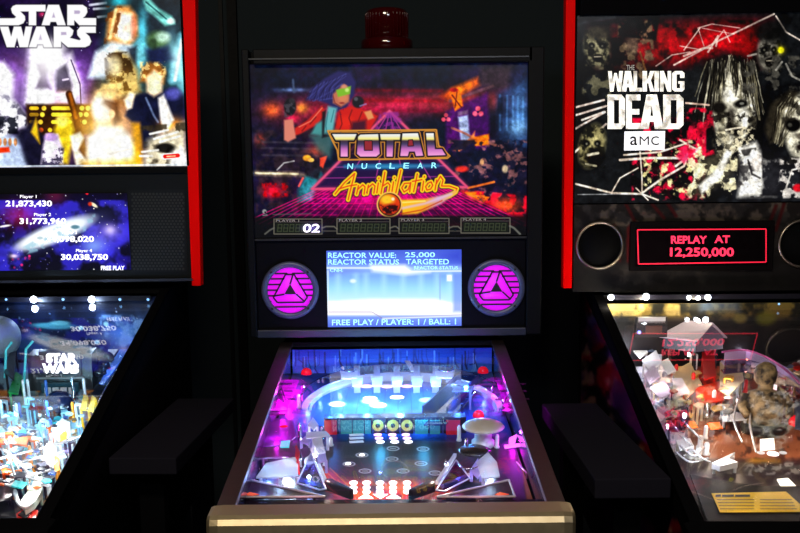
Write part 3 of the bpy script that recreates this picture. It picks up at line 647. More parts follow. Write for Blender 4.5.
# frame round the backglass
fm = MB(); xl, xr, zt_, zb_ = -0.365, 0.386, 1.768, 1.052
gx0, gx1, gz1 = p00[0] + .002, p10[0] - .002, p00[2] - .002
fm.box(((xl + gx0) / 2, y0 + .006, (zt_ + zb_) / 2), (gx0 - xl, .052, zt_ - zb_)); fm.box(((xr + gx1) / 2, y0 + .006, (zt_ + zb_) / 2), (xr - gx1, .052, zt_ - zb_)); fm.box(((xl + xr) / 2, y0 + .006, (zt_ + gz1) / 2), (gx1 - gx0 + .001, .052, zt_ - gz1))
fm.build('backglass_frame', FRAME, r, .003)
tr = MB(); tr.box(((gx0 + gx1) / 2, y0 - .022, gz1 + .012), (gx1 - gx0, .004, .003)); tr.build('frame_trim', mat('frame_trim', (60, 62, 66), .3, .6), r)
zs1 = p01[2] - .002; sp = MB(); sp.box(((gx0 + gx1) / 2, y0 + .012, (zs1 + zb_) / 2), (gx1 - gx0 - .001, .024, zs1 - zb_)); spk = sp.build('speaker_panel', mat('speaker_panel_black', (7, 7, 12), .45, spec=.08), r, .002)
MB().box(((gx0 + gx1) / 2, y0 - .006, zs1 - .004), (gx1 - gx0, .012, .005)).build('glass_channel', mat('glass_channel', (70, 70, 72), .35, .8), r)
MB().box(((gx0 + gx1) / 2 - .0, y0 - .010, zb_ + .008), (gx1 - gx0, .02, .02)).build('panel_bottom_trim', mat('panel_trim', (44, 46, 58), .35), r, .002)
a, b, c = wl(326.3, 250.8, .004), wl(461.5, 250.8, .004), wl(326.3, 327.2, .004)
scr_ = art_panel('display_screen', C, (a[0], a[1], a[2]), (b[0], a[1], a[2]), (a[0], a[1], c[2]), 280, 160, 0.003, paint_tna_screen, art_mat('lit_screen', 1.25, .15), r)
lt = MB(); ys = y0 - .004
text_px(lt, C, ys, 'REACTOR VALUE:', 328, 252.6, 396, 258, .012); text_px(lt, C, ys, '25,000', 405, 252.2, 435, 258, .012)
text_px(lt, C, ys, 'REACTOR STATUS', 328, 259.4, 399, 264.6, .012); text_px(lt, C, ys, 'TARGETED', 406, 259, 449, 264.4, .012)
text_px(lt, C, ys, 'REACTOR STATUS', 414, 266, 458, 269.4, .008); text_px(lt, C, ys, 'CNH:', 330, 268.6, 343, 272, .008); text_px(lt, C, ys, 'FREE PLAY / PLAYER: 1 / BALL: 1', 332, 319.6, 456, 325.4, .012, slope=-.008)
lt.build('lettering', mat('pale_cyan_screen_text', (160, 228, 252), emit=1.1), scr_, fix=False)
# round speaker grilles with the three-part triangle emblem
MAG = mat('magenta_backlight', (206, 18, 216), emit=1.0)
GRL = mat('black_grille', (26, 6, 30), .5)
def speaker(px, py):
    o = wl(px, py, .003); R = 0.0585
    sg = MB().lathe([(0.074, -.002), (0.074, .006), (0.070, .009), (0.061, .009), (R, .005), (R, -.002)], o, (0, -1, 0), 48).build('speaker_ring', mat('speaker_ring', (74, 78, 104), .35), r)
    MB().lathe([(0, 0), (R, 0), (R, -.002), (0, -.002)], o, (0, -1, 0), 40).build('lit_disc', MAG, sg)
    g = MB()
    def q(pts): g.prism([(o[0] + x, o[1] - .0015, o[2] + z) for x, z in pts], (0, -.0025, 0))
    for z in (.0435, .0300, .0155, .0010, -.0135, -.0280, -.0425):
        hw = sqrt(max(R * R - z * z, 0)); tri = (.040 - z) / .066 * .040 + .008 if -.033 < z < .045 else 0
        if tri > 0 and tri < hw:
            q([(-hw, z - .0021), (-tri, z - .0021), (-tri, z + .0021), (-hw, z + .0021)]); q([(tri, z - .0021), (hw, z - .0021), (hw, z + .0021), (tri, z + .0021)])
        elif tri == 0: q([(-hw, z - .0021), (hw, z - .0021), (hw, z + .0021), (-hw, z + .0021)])
    def bar(p, s, w_=.0042):
        d = np.array(s, float) - np.array(p, float); n_ = np.array([-d[1], d[0]]); n_ /= np.linalg.norm(n_); n_ *= w_ / 2; p = np.array(p); s = np.array(s)
        q([p + n_, p - n_, s - n_, s + n_])
    hexa_ = [(-.011, .041), (.011, .041), (.044, -.018), (.034, -.031), (-.034, -.031), (-.044, -.018)]
    for i in range(6): bar(hexa_[i], hexa_[(i + 1) % 6])
    q([(0, .016), (.0155, -.010), (-.0155, -.010)])
    bar((0, .016), (.008, .040)); bar((.0155, -.010), (.035, -.028)) ; bar((-.0155, -.010), (-.042, -.014))
    g.build('grille_emblem', GRL, sg)
    for k in range(4):
        sc = MB(); t = pi / 4 + k * pi / 2; sc.lathe([(0, .0115), (.003, .011), (.003, .0085)], (o[0] + .066 * cos(t), o[1], o[2] + .066 * sin(t)), (0, -1, 0), 8).build('screw', RUBBER, sg)
speaker(290.3, 290.3); speaker(496.3, 287.8)
# red beacon on the backbox roof
bp_ = C.wall(387, 48, y0 + .11); zc = 1.768
RED = mat('dark_red_beacon_plastic', (58, 2, 4), 0.09, trans=0.0, coat=0.6)
be = MB().lathe([(0, 0), (.067, 0), (.067, .032), (.064, .037), (.052, .039), (0, .039)], (bp_[0], bp_[1], zc), n=40).build('beacon', RED, r)
pr = [(.0, .0385), (.0535, .0385), (.0545, .1), (.052, .108), (.045, .112), (0, .113)]
ln = MB().lathe(pr, (bp_[0], bp_[1], zc), n=40)
for k in range(36):
    t = 2 * pi * k / 36; ln.tube([(bp_[0] + .054 * cos(t), bp_[1] + .054 * sin(t), zc + .04), (bp_[0] + .0548 * cos(t), bp_[1] + .0548 * sin(t), zc + .102)], .0014, 5)
ln.build('beacon_lens', RED, be)

# ---------------- playfield of the centre machine
WIN = mat('lit_white_insert', (255, 250, 255), emit=2.2); PKIN = mat('lit_pink_insert', (255, 190, 235), emit=1.6)
for x in (353.5, 366.5, 380, 393, 407): 
    for y in (482.5, 487.3, 491.6): insert(C, x, y, .0078 if y < 484 else .0072, WIN, .0105)
for x, up in ((366, 1), (380.5, 0), (393.5, 1)):
    tri_insert(C, [(x - 7.5, 498), (x + 7.5, 498), (x, 493.6)] if up else [(x - 7.5, 494), (x + 7.5, 494), (x, 498.4)], WIN)
for x in (379, 393.5, 407):
    for y in (434.5, 438, 441.6): insert(C, x + (y - 438) * .35, y, .009, PKIN if y < 440 else WIN, .009)
for x, y in ((362, 454.6), (348, 463.4)): insert(C, x, y, .006, WIN, .006)
DW = mat('dim_white_insert', (200, 205, 215), emit=.35)
for y in (434, 437.4, 441): tri_insert(C, [(349, y), (363, y - .8), (364, y + 1), (350, y + 1.8)], DW)
for x, y in ((366.5, 386), (387, 386.3), (407, 386)): insert(C, x, y, .014, PKIN, .012)
for x, y in ((337, 404), (370, 398), (378, 404.4), (397, 397)): insert(C, x, y, .017, WIN, .014)
# orbit guide: big arch round the rear half
LWP = lit_plastic('milky_white_plastic', (240, 242, 248)); BW = lit_plastic('white_orbit_plastic', (225, 232, 245), .25); BLU = mat('blue_tinted_plastic', (90, 130, 215), .25)
EDGE0 = mat('pale_edge', (190, 200, 225), .3); MAGP = lit_plastic('magenta_plastic', (226, 30, 214), .3); MAGD = mat('dark_magenta_print', (50, 4, 56), .4); DKP = mat('dark_plastic', (20, 20, 32), .35); NAVY = mat('navy_plastic', (34, 40, 84), .35)
def arc(cx, cy, rx, ry, a0, a1, n=26): return [(cx + rx * cos(t), cy - ry * sin(t)) for t in np.linspace(a0, a1, n)]
arch = arc(402.5, 410, 101, 36, -0.2, pi + 0.1, 34)
wallstrip(C, 'orbit_guide', arch, .028, CHROME, .004)
inner = arc(402.5, 411, 92, 30.5, 0.05, pi - .02, 30)
wallstrip(C, 'orbit_guide', inner, .022, BW, .004)
for a0_, a1_ in ((.05, 1.1), (2.05, pi - .02)):
    b = MB(); n = 18; o_ = P3(C, arc(402.5, 409, 101, 35, a0_, a1_, n), .030); i_ = P3(C, arc(402.5, 410, 95, 32, a0_, a1_, n), .030)
    for k in range(n - 1): b.prism([o_[k], o_[k + 1], i_[k + 1], i_[k]], -C.pfn * .002)
    b.build('orbit_plastic', LWP, r)
    for t in (.2, .5, .8):
        t_ = a0_ + (a1_ - a0_) * t; lampx(C, 402.5 + 98 * cos(t_), 410 - 33 * sin(t_), .015, (150, 200, 255), .07)
for x in (357, 377, 397, 417, 436):
    wallstrip(C, 'lane_divider', [(x, 377), (x - .2 + (397 - x) * .012, 393)], .03, BW, .016)
    plate(C, 'lane_cap', [(x - 6, 376), (x + 6, 376), (x + 4.5, 386), (x - 4.5, 386)], .034, WHITEP, .002, False)
for x, y, w_ in ((349, 373, 9), (445, 372.5, 10)): plate(C, 'gate_bracket', [(x - w_, y - 2), (x + w_, y - 2), (x + w_ * .8, y + 5), (x - w_ * .8, y + 5)], .036, WHITEP, .004)
wire(C, 'gate_wire', [(341, 369, .03), (344, 371, .05), (352, 372, .05), (356, 370, .03)], CHROME)
wire(C, 'gate_wire', [(437, 369, .03), (441, 371, .05), (450, 371, .05), (454, 369, .03)], CHROME)
plate(C, 'white_flag', [(404, 359), (409, 359), (415, 370), (411, 371)], .03, WHITEP, .003, False)
# diagonal glass ramp
plate(C, 'ramp', [(424, 424), (446, 424), (475, 391), (462, 388)], .030, pane('blue_glass_ramp', (140, 180, 240), 1, .3), .004)
wallstrip(C, 'ramp_wall', [(423, 424), (461, 387)], .042, NAVY, .004); wallstrip(C, 'ramp_wall', [(447, 425), (478, 391)], .042, NAVY, .004)
plate(C, 'ramp_entry_flap', [(455, 386), (474, 386), (472, 391), (452, 391)], .046, mat('pale_blue_plastic', (150, 190, 235), .2), .003)
# the target bank across the middle
def bank(px, py, h, name, m, t=.012):
    """upright box whose front bottom edge runs px..py"""
    (xa, ya), (xb, yb_) = px, py; A0, B0 = C.pf(xa, ya), C.pf(xb, yb_); k = C.pfn * h; d = np.array([0, t, t * C.sl])
    return MB().hexa([A0, B0, B0 + d, A0 + d, A0 + k, B0 + k, B0 + d + k, A0 + d + k]).build(name, m, r)
bank((324, 434), (466, 433), .036, 'target_bank', mat('navy_bank_print', (30, 34, 60), .35), .03)
TEAL = mat('teal_lit_target', (40, 120, 125), emit=.5); 
for x0, x1 in ((341, 352), (353, 364), (365, 371), (415, 428), (430, 440)): bank((x0, 433.5), (x1, 433.5), .031, 'teal_target', TEAL, -.004)
for x0, x1 in ((325, 337), (446, 460)): bank((x0, 434), (x1, 434), .032, 'red_target', mat('red_lit_target', (150, 14, 34), emit=.55), -.005)
for x in (378, 393, 407):
    c0 = C.pf(x, 433.4) + C.pfn * .019 + np.array([0, -.004, 0]); MB().lathe([(0, .003), (.009, .003), (.0125, .001), (.0125, -.004), (0, -.004)], c0, (0, -1, .1), 20).build('round_target', mat('yellow_lit_target', (170, 165, 70), emit=.7), r)
    MB().lathe([(0, .0045), (.005, .0045), (.005, 0.002)], c0, (0, -1, .1), 12).build('target_bolt', DKP, r)
for x in (340, 373, 386, 400, 414, 443): bank((x - .8, 433.3), (x + .8, 433.3), .037, 'target_divider', CHROME, -.006)
# magenta side plastics with the triangle print
for pts in ([(260, 414), (274, 380), (299, 380), (290, 400), (286, 414)], [(496, 380), (518, 380), (530, 412), (508, 412), (502, 398)]):
    plate(C, 'side_plastic', pts, .032, MAGP, .003, False)
for s, cx in ((-1, 281), (1, 509)):
    dx = -3 if s < 0 else 3
    for q in ([(0, -13), (8, 8), (-1, 0)], [(-1, -13), (-10, 10), (-6, 11), (-2, 2)], [(-9, 12), (9, 10), (10, 12.6), (-10, 14.6)], [(2, -14), (11, 9), (9.6, 9.4), (1, -13)], [(-12, -14), (14, -14), (14, -12.8), (-12, -12.8)], [(-14, -7), (-5, -7), (-5.6, -5.6), (-14.6, -5.6)], [(6, -7), (14, -7), (14.6, -5.6), (6.6, -5.6)], [(-16, 1), (-9, 1), (-9.6, 2.6), (-16.6, 2.6)], [(9, 1), (17, 1), (17.6, 2.6), (9.6, 2.6)]):
        plate(C, 'side_plastic_print', [(cx + dx + x_, 397 + y_) for x_, y_ in q], .0335, MAGD, .001, False)
REDD = mat('red_dome', (230, 20, 40), .2, emit=.5)
for x, y, rr in ((306.5, 374, .014), (284, 432.5, .018), (483, 372.5, .014), (478.5, 417, .013)): dome(C, 'flasher_dome', x, y, rr, .014, REDD, .012)
plate(C, 'lower_plastic', [(266, 428), (276, 418), (292, 420), (296, 436), (286, 444), (262, 446)], .026, lit_plastic('violet_plastic', (150, 70, 190), .3))
plate(C, 'lower_plastic', [(262, 448), (290, 446), (300, 450), (296, 456), (258, 458)], .026, lit_plastic('plum_plastic', (110, 50, 110), .3))
plate(C, 'lit_button', [(281, 441), (290, 440), (289, 447), (280, 447)], .028, mat('teal_button', (60, 210, 220), emit=.7), .002, False)
# bright white plastics left and right above the outlane
plate(C, 'lane_plastic', [(256, 477), (266, 463), (298, 456), (298, 474), (280, 477)], .024, LWP)
for q, h_, m_ in (([(308, 424), (313, 417), (318, 424), (314, 430)], .03, LWP), ([(300, 441), (305, 436), (312, 438), (308, 444)], .026, lit_plastic('pale_violet_plastic', (200, 190, 240), .3)), ([(312, 438), (322, 437), (323, 444), (314, 446)], .03, LWP), ([(300, 449), (308, 446), (311, 454), (303, 458)], .024, NAVY), ([(305, 458), (311, 454), (316, 462), (308, 466)], .024, LWP), ([(318, 456), (325, 452), (327, 460), (320, 462)], .028, lit_plastic('pale_violet_plastic', (200, 190, 240), .3)), ([(296, 444), (300, 452), (298, 462), (295, 455)], .03, lit_plastic('red_post_plastic', (220, 30, 50)))):
    plate(C, 'lane_plastic', q, h_, m_)
plate(C, 'lane_plastic', [(306, 432), (326, 431), (330, 435), (306, 438)], .034, LWP); plate(C, 'lane_plastic', [(315, 446), (323, 444), (325, 452), (318, 454)], .03, LWP)
plate(C, 'lane_plastic', [(476, 462), (488, 452), (497, 462), (500, 476), (482, 478)], .026, LWP)
plate(C, 'lane_plastic', [(470, 470), (478, 458), (482, 470), (478, 478)], .024, lit_plastic('pale_violet_plastic', (200, 190, 240), .3))
for pts in ([(297, 483), (311, 453), (326, 489), (320, 490)], [(436, 490), (456, 460), (470, 478), (445, 491)]):
    plate(C, 'slingshot_plastic', pts, .024, pane('violet_clear_slingshot', (150, 150, 220), 1, .10), .003, False)
    t_ = pts + pts[:1]; b = MB()
    for k in range(len(pts)): b.tube([C.pf(*t_[k], .0245), C.pf(*t_[k + 1], .0245)], .0016, 6)
    b.build('slingshot_edge', EDGE0, r)
for pts in ([(298, 484), (324, 491)], [(312, 454), (326, 487)], [(442, 492), (470, 480)], [(455, 460), (437, 488)]): wallstrip(C, 'slingshot_rubber', pts, .014, WHITEP, .006, h0=.007)
# flippers near the drain
for x0, y0_, x1, y1_ in ((328, 489, 352, 499.5), (432, 491, 410, 500)):
    A0, B0 = C.pf(x0, y0_, .012), C.pf(x1, y1_, .012); d = B0 - A0; n_ = np.cross(C.pfn, d); n_ /= np.linalg.norm(n_); L0 = [A0 + n_ * .009, A0 - d * .08, A0 - n_ * .009, B0 - n_ * .005, B0 + d * .04, B0 + n_ * .005]
    MB().prism(L0, C.pfn * .02).build('flipper', mat('dark_flipper', (18, 10, 22), .4, spec=.2), r, .003)
# apron: two outlined triangles and the dark bottom board
APR = mat('apron_print', (44, 18, 34), .4); EDGE = mat('apron_edge', (200, 190, 190), .35)
for tri, edge in (([(243, 497), (250.5, 480), (325, 496.5)], 1), ([(437, 497), (509, 480), (515, 496.5)], 1)):
    plate(C, 'apron_wing', tri, .022, APR, .004); t_ = tri + tri[:1]
    b = MB()
    for k in range(3): b.tube([C.pf(*t_[k], .0235), C.pf(*t_[k + 1], .0235)], .0022, 6)
    b.build('apron_wing_edge', EDGE, r)
for x, y, l in ((252, 493.5, 7), (502, 493.5, 7)): plate(C, 'apron_flame', [(x - l, y + 1), (x - l * .3, y - 1.5), (x + l, y + .6), (x, y + 1.8)], .0235, mat('glowing_flame_print', (250, 90, 16), emit=.5), .001, False)  # printed flames, given a glow of their own by emission
plate(C, 'apron', [(228, 512), (236, 500), (545, 499), (553, 510)], .016, mat('apron_board', (30, 16, 28), .45, spec=.1), .003, False)
# pop bumper with pale saucer cap, lower saucer
p = C.pf(483, 446); MB().lathe([(0, .001), (.024, .001), (.024, .012), (.018, .016), (.018, .038), (.012, .04)], p, C.pfn, 20).build('bumper_body', WHITEP, r)
MB().lathe([(.012, .038), (.042, .040), (.0445, .043), (.040, .048), (.026, .054), (.010, .057), (0, .0575)], p, C.pfn, 36).build('bumper_cap', mat('pale_grey_cap', (214, 210, 200), .3), r)
p2 = C.pf(474, 460); MB().lathe([(0, .014), (.022, .014), (.032, .018), (.034, .021), (.026, .025), (0, .027)], p2, C.pfn, 28).build('lower_saucer', mat('dark_saucer', (30, 26, 34), .25), r)
wire(C, 'lane_wire', [(457, 464, .02), (463, 468, .026), (474, 468.5, .026), (485, 463, .02)], CHROME, .0022)
# right: shooter lane and violet lit stars
wallstrip(C, 'shooter_lane_rail', [(500, 398), (512, 424), (523, 452), (537, 500)], .022, mat('wood_lane_rail', (70, 44, 50), .35), .008)
for q in ([(509, 438), (517, 434), (515, 443), (509, 446)], [(504, 445), (521, 443), (520, 446), (505, 448)]): plate(C, 'lit_arrow', q, .02, mat('pink_lit_arrow', (250, 120, 250), emit=1.2), .002, False)
wire(C, 'spring_wire', [(517, 462, .02), (522, 468, .028), (526, 472, .028), (527, 478, .012)], mat('pink_wire', (230, 120, 190), .2, .4), .002)
for x, y, h in ((300, 441, .04), (322, 441, .034), (331, 446, .02), (459, 441, .034), (466, 452, .03), (497, 448, .03), (300, 468, .026), (257, 470, .026), (262, 452, .028), (299, 408, .034), (497, 412, .034), (304, 398, .034), (492, 400, .034), (316, 470, .026), (446, 472, .024), (343, 378, .03), (452, 378, .03)): post(C, x, y, h, WHITEP if (int(x) % 2) else CHROME, .004)
# light: cool white in the middle, magenta along both sides
B_, Wt, Mg = (60, 135, 255), (190, 220, 255), (255, 20, 255)
for x, y, h, c_, e in ((330, 376, .06, B_, .55), (365, 374, .055, B_, .6), (398, 374, .055, B_, .65), (431, 374, .055, B_, .6), (466, 376, .06, B_, .55), (340, 396, .05, (110, 190, 255), .6), (352, 388, .045, Wt, .6), (387, 389, .045, Wt, .7), (427, 388, .045, Wt, .6), (458, 398, .05, (60, 120, 255), .35), (367, 398, .05, (120, 215, 255), .6), (400, 402, .05, (120, 215, 255), .5), (380, 414, .05, (70, 190, 255), .4), (424, 414, .05, (70, 190, 255), .3), (330, 408, .05, B_, .26), (480, 404, .05, (150, 120, 255), .3),
                        (282, 392, .055, Mg, .55), (278, 402, .012, Mg, .2), (508, 392, .055, Mg, .55), (516, 400, .012, Mg, .2), (276, 432, .04, Mg, .3), (516, 432, .04, (210, 60, 255), .2), (303, 380, .05, Mg, .14), (494, 380, .05, Mg, .14),
                        (278, 464, .05, (170, 205, 255), .3), (308, 452, .05, Wt, .22), (262, 476, .045, (120, 150, 255), .18), (490, 462, .055, Wt, .22), (484, 472, .05, (170, 160, 255), .16), (311, 478, .045, (120, 160, 255), .1), (456, 478, .045, (170, 120, 255), .12), (380, 470, .06, (150, 150, 255), .06), (300, 500, .03, (255, 170, 200), .12), (480, 500, .03, (255, 170, 200), .1)):
    lampx(C, x, y, h, c_, e * (.75 if y < 420 else .3))
for x, y, c_, e in ((268, 472, (150, 210, 255), .26), (286, 466, (225, 245, 255), .3), (291, 470, (200, 230, 255), .2), (491, 465, (190, 210, 255), .25), (486, 473, (230, 235, 255), .12), (314, 456, (220, 225, 255), .14), (316, 437, (235, 240, 255), .14), (278, 392, Mg, .3), (288, 400, Mg, .26), (270, 408, Mg, .22), (290, 386, Mg, .2), (510, 390, Mg, .3), (506, 402, Mg, .24), (522, 406, Mg, .22), (503, 385, Mg, .2), (280, 432, Mg, .07), (276, 452, (255, 120, 255), .04), (308, 482, (120, 180, 255), .05), (458, 478, (150, 150, 255), .05), (513, 440, Mg, .06)):
    lampx(C, x, y, .014, c_, e)
for x, y in ((327, 479), (360, 477), (400, 477), (433, 480), (447, 486)): lampx(C, x, y, .035, (255, 225, 210), .06, .003)  # fill lights added to brighten the flame art
# ================================================================== the left machine
def paint_sw(A):
    # deep space, violet haze
    A.grunge([(-80, -40), (190, -40), (190, 170), (-80, 170)], (52, 34, 78), 30, 3, .5, 5, .8)
    A.specks((-60, -20, 120, 70), 110, 8, [(255, 255, 255), (200, 190, 255)], (.25, .7)); A.glow(10, 75, 30, 26, (130, 80, 170)); A.glow(78, 80, 12, 26, (150, 90, 210)); A.ell(25, 65, 20, 4, (80, 50, 90), .6, .8, .5); A.glow(42, 14, 3, 3, (200, 30, 60), .8)
    A.poly([(92, -5), (112, -5), (112, 18), (95, 24)], (32, 34, 44), .8, 3)
    for q in (((90, 5), (106, 3)), ((94, 9), (110, 8)), ((98, 17), (108, 16))): A.line(q, 2.4, (220, 225, 235), .8, 1.4)
    # teal glow, upper right
    A.poly([(104, -5), (190, -5), (190, 96), (96, 96), (100, 40)], (36, 58, 62), .9, 6); A.glow(119, 0, 8, 6, (30, 190, 210)); A.glow(142, 40, 6, 34, (70, 200, 230), .9, .08); A.glow(130, 55, 16, 18, (120, 210, 230), .8); A.poly([(147, 0), (181, -5), (181, 30), (160, 60), (148, 40)], (40, 50, 60), .85, 4)
    A.glow(180, 70, 9, 26, (90, 220, 250), 1, -.25); A.line([(182, 36), (172, 80)], 7, (150, 235, 255), .8, 5); A.line([(182, 40), (175, 80)], 3, (255, 255, 255), .9, 2)
    # a pale green chip of light and a mossy dark blob
    A.poly([(143, 0), (149, -2), (158, 8), (172, 16), (175, 24), (165, 26), (154, 16), (146, 10)], (120, 200, 190), .9, 1.5); A.line([(146, 2), (170, 22)], 1.5, (30, 70, 76), .8, 1); A.ell(171, 21, 4, 3, (220, 255, 250), 1, .8)
    A.ell(158, 40, 11, 9, (86, 116, 78), .9, .6); A.ell(163, 37, 7, 5, (200, 235, 220), .7, .9); A.poly([(146, 50), (168, 46), (176, 60), (150, 66)], (34, 42, 78), .9, 3); A.ell(153, 44, 4, 5, (50, 70, 50), .7, .8)
    # tawny and white cloud masses where figures would be (plain shapes)
    A.poly([(106, 40), (108, 18), (118, 6), (130, 6), (137, 16), (138, 36), (130, 46), (112, 46)], (206, 146, 84), 1, 2.5); A.poly([(120, 12), (132, 14), (136, 26), (133, 40), (124, 42), (115, 36)], (255, 226, 206), 1, 2.5); A.grunge([(106, 6), (122, 6), (116, 44), (104, 44)], (96, 52, 22), 5, 21, .5, 7, .8); A.ell(134, 26, 3, 12, (190, 90, 60), .6, .9); A.line([(116, 10), (110, 38)], 3, (250, 220, 160), .8, 2)
    A.poly([(88, 78), (96, 52), (112, 42), (132, 46), (134, 60), (112, 78)], (214, 234, 250), 1, 3); A.ell(103, 62, 8, 10, (255, 255, 255), .9, .8); A.poly([(128, 48), (137, 46), (136, 66), (130, 62)], (24, 28, 40), .8, 2)
    A.poly([(106, 58), (116, 50), (128, 54), (138, 70), (140, 92), (120, 96), (108, 80)], (186, 158, 96), .95, 3); A.grunge([(104, 52), (128, 52), (142, 94), (106, 94)], (60, 40, 22), 5, 23, .5, 7, .85); A.ell(115, 66, 6, 9, (255, 238, 180), .8, .9); A.poly([(102, 84), (122, 82), (122, 89), (100, 90)], (240, 200, 130), .8, 1.5)
    # logo-side ice-white pyramid of light
    A.poly([(30, 46), (62, 46), (82, 84), (84, 104), (24, 104)], (226, 206, 250), .95, 5); A.poly([(32, 46), (60, 44), (64, 66), (44, 72), (38, 104), (26, 104)], (255, 255, 255), .95, 3); A.poly([(60, 60), (72, 52), (80, 86), (76, 104), (62, 100)], (250, 244, 255), .8, 3)
    A.poly([(36, 64), (46, 63), (47, 78), (52, 90), (34, 90), (40, 76)], (70, 56, 82), .85, 2); A.poly([(56, 70), (66, 64), (72, 84), (72, 92), (56, 92)], (44, 38, 60), .85, 2); A.line([(63, 80), (68, 79)], 2, (230, 210, 250), .9, 1); A.line([(71, 60), (80, 84), (81, 104)], 1.2, (40, 30, 60), .9, .8); A.ell(42, 98, 11, 9, (255, 255, 255), 1, .7)
    # left cream mass
    A.poly([(-60, 66), (4, 62), (14, 74), (12, 98), (32, 122), (32, 127), (14, 130), (4, 140), (-60, 140)], (240, 238, 246), 1, 3); A.grunge([(-10, 92), (12, 96), (30, 120), (20, 136), (-10, 138)], (70, 66, 84), 7, 25, .56, 7, .9); A.poly([(-30, 134), (20, 136), (30, 168), (-30, 168)], (190, 206, 236), 1, 3); A.grunge([(-10, 116), (18, 116), (18, 134), (-10, 134)], (20, 22, 30), 6, 27, .5, 8, .9)
    for k, x in enumerate((0, 5, 10, 15.5)): A.ell(x, 142, 1.8, 4, (196, 140, 96), 1, .4)
    A.poly([(-10, 148), (9, 147), (10, 152), (-10, 154)], (236, 66, 22), 1, 1)
    # amber panel with round and long lamps
    A.poly([(26, 104), (92, 104), (94, 134), (28, 136)], (58, 36, 22), 1, 1.5); A.glow(62, 98, 10, 6, (240, 130, 20))
    for y in (108.2, 114.6, 122): 
        A.line([(53, y), (70, y)], 3.8, (250, 206, 60), 1, .8); A.line([(31, y), (37, y)], 3.6, (250, 200, 50), .9 if y < 110 else .5, .8)
        for x in (44, 82, 88): A.ell(x - (y - 108) * .25, y, 2.4, 2.4, (250, 204, 70), 1, .4)
    A.ell(41, 130, 2.4, 2.4, (220, 90, 30), 1, .5); A.ell(50, 130, 2.2, 2.2, (230, 190, 50), 1, .5)
    # dark blue shadow, yellow wedge
    A.poly([(16, 136), (34, 118), (44, 136), (44, 168), (28, 168)], (34, 34, 52), .9, 3); A.poly([(31, 132), (36, 118), (40, 144)], (220, 176, 40), .95, 1.5)
    # small white pot shape and golden spike (plain)
    A.poly([(54, 130), (60, 116), (70, 116), (74, 130), (68, 164), (60, 164)], (222, 190, 40), .95, 2.5); A.ell(62, 121, 6, 6, (250, 226, 110), .9, .7); A.poly([(43, 146), (46, 134), (58, 134), (63, 148), (63, 164), (41, 164)], (236, 224, 246), 1, 1.6); A.ell(51, 137, 7, 4, (180, 140, 210), .8, .6); A.grunge([(42, 148), (64, 148), (64, 166), (42, 166)], (60, 56, 80), 4, 29, .54, 8, .9)
    A.line([(69, 94), (76, 116), (82, 146), (88, 158)], 7, (54, 28, 18), 1, 1.5); A.line([(70, 94), (76, 118)], 3, (150, 76, 24), .8, 2); A.poly([(70, 136), (80, 132), (84, 138), (78, 150), (88, 162), (76, 166)], (250, 236, 210), 1, 1.5)
    # glowing white-and-gold centre
    A.glow(108, 124, 32, 34, (255, 170, 40), 1); A.ell(103, 108, 11, 14, (255, 244, 214), 1, .5); A.poly([(104, 98), (118, 102), (121, 120), (114, 128), (110, 110), (102, 104)], (96, 54, 26), .95, 2.5); A.ell(112, 114, 3, 4, (250, 190, 130), 1, .6); A.ell(108, 94, 12, 5, (255, 214, 140), .8, .8)
    A.poly([(86, 168), (88, 138), (100, 126), (122, 128), (136, 142), (138, 168)], (255, 250, 232), 1, 3); A.poly([(82, 162), (140, 158), (142, 170), (82, 170)], (240, 176, 40), .8, 4); A.poly([(132, 122), (142, 124), (142, 166), (134, 162)], (244, 172, 30), .9, 3); A.line([(110, 154), (130, 149)], 2, (200, 190, 180), .8, 1.2)
    # navy mass on the right with a pale stripe
    A.poly([(125, 116), (130, 100), (140, 94), (158, 92), (176, 86), (184, 96), (184, 124), (168, 132), (160, 128), (158, 140), (144, 148), (140, 122), (132, 122)], (28, 32, 58), 1, 2); A.poly([(124, 100), (130, 92), (135, 94), (132, 108), (127, 110)], (255, 230, 196), 1, 1.5); A.poly([(158, 98), (164, 94), (174, 120), (164, 134), (160, 116)], (250, 244, 236), 1, 1.5); A.line([(146, 98), (154, 116), (158, 122)], 2, (130, 150, 190), .8, 1.5); A.ell(173, 94, 8, 6, (90, 90, 170), .9, .7)
    A.poly([(140, 82), (142, 68), (150, 62), (160, 64), (166, 72), (164, 84)], (150, 98, 46), 1, 2); A.poly([(146, 78), (154, 70), (163, 76), (162, 92), (154, 97), (147, 92)], (255, 224, 184), 1, 2); A.grunge([(140, 62), (166, 62), (166, 78), (140, 78)], (250, 214, 140), 4, 31, .55, 8, .8)
    # lower right: smoke, gold and pale scraps
    A.glow(172, 126, 12, 8, (255, 150, 10)); A.poly([(148, 140), (186, 122), (186, 170), (142, 170)], (216, 206, 176), .95, 4); A.grunge([(142, 126), (186, 122), (186, 168), (142, 168)], (66, 58, 46), 9, 33, .5, 7, .9); A.ell(165, 148, 10, 5, (20, 18, 18), .9, .5)
    for q in (((150, 134), (168, 130)), ((154, 139), (178, 132)), ((142, 152), (158, 150)), ((140, 156), (152, 156)), ((160, 142), (180, 136))): A.line(q, 2.2, (246, 244, 236), .85, 1.2)
    A.ell(180, 160, 10, 10, (255, 255, 255), .8, .9)
    A.line([(164, 156.5), (178, 155.5)], 6, (255, 255, 255), 1, .8); A.line([(165, 156.5), (178, 155.5)], 4, (226, 26, 16), 1, .7); A.line([(167, 156.5), (175, 156)], 1.4, (255, 190, 150), .9, .7)
    A.line([(-60, 167), (188, 164.6)], 1.6, (210, 220, 230), .9, .8)
    A.finish(7, 91, .08, 1.3, 105); A.finish(2.5, 92, .04, 1.0)
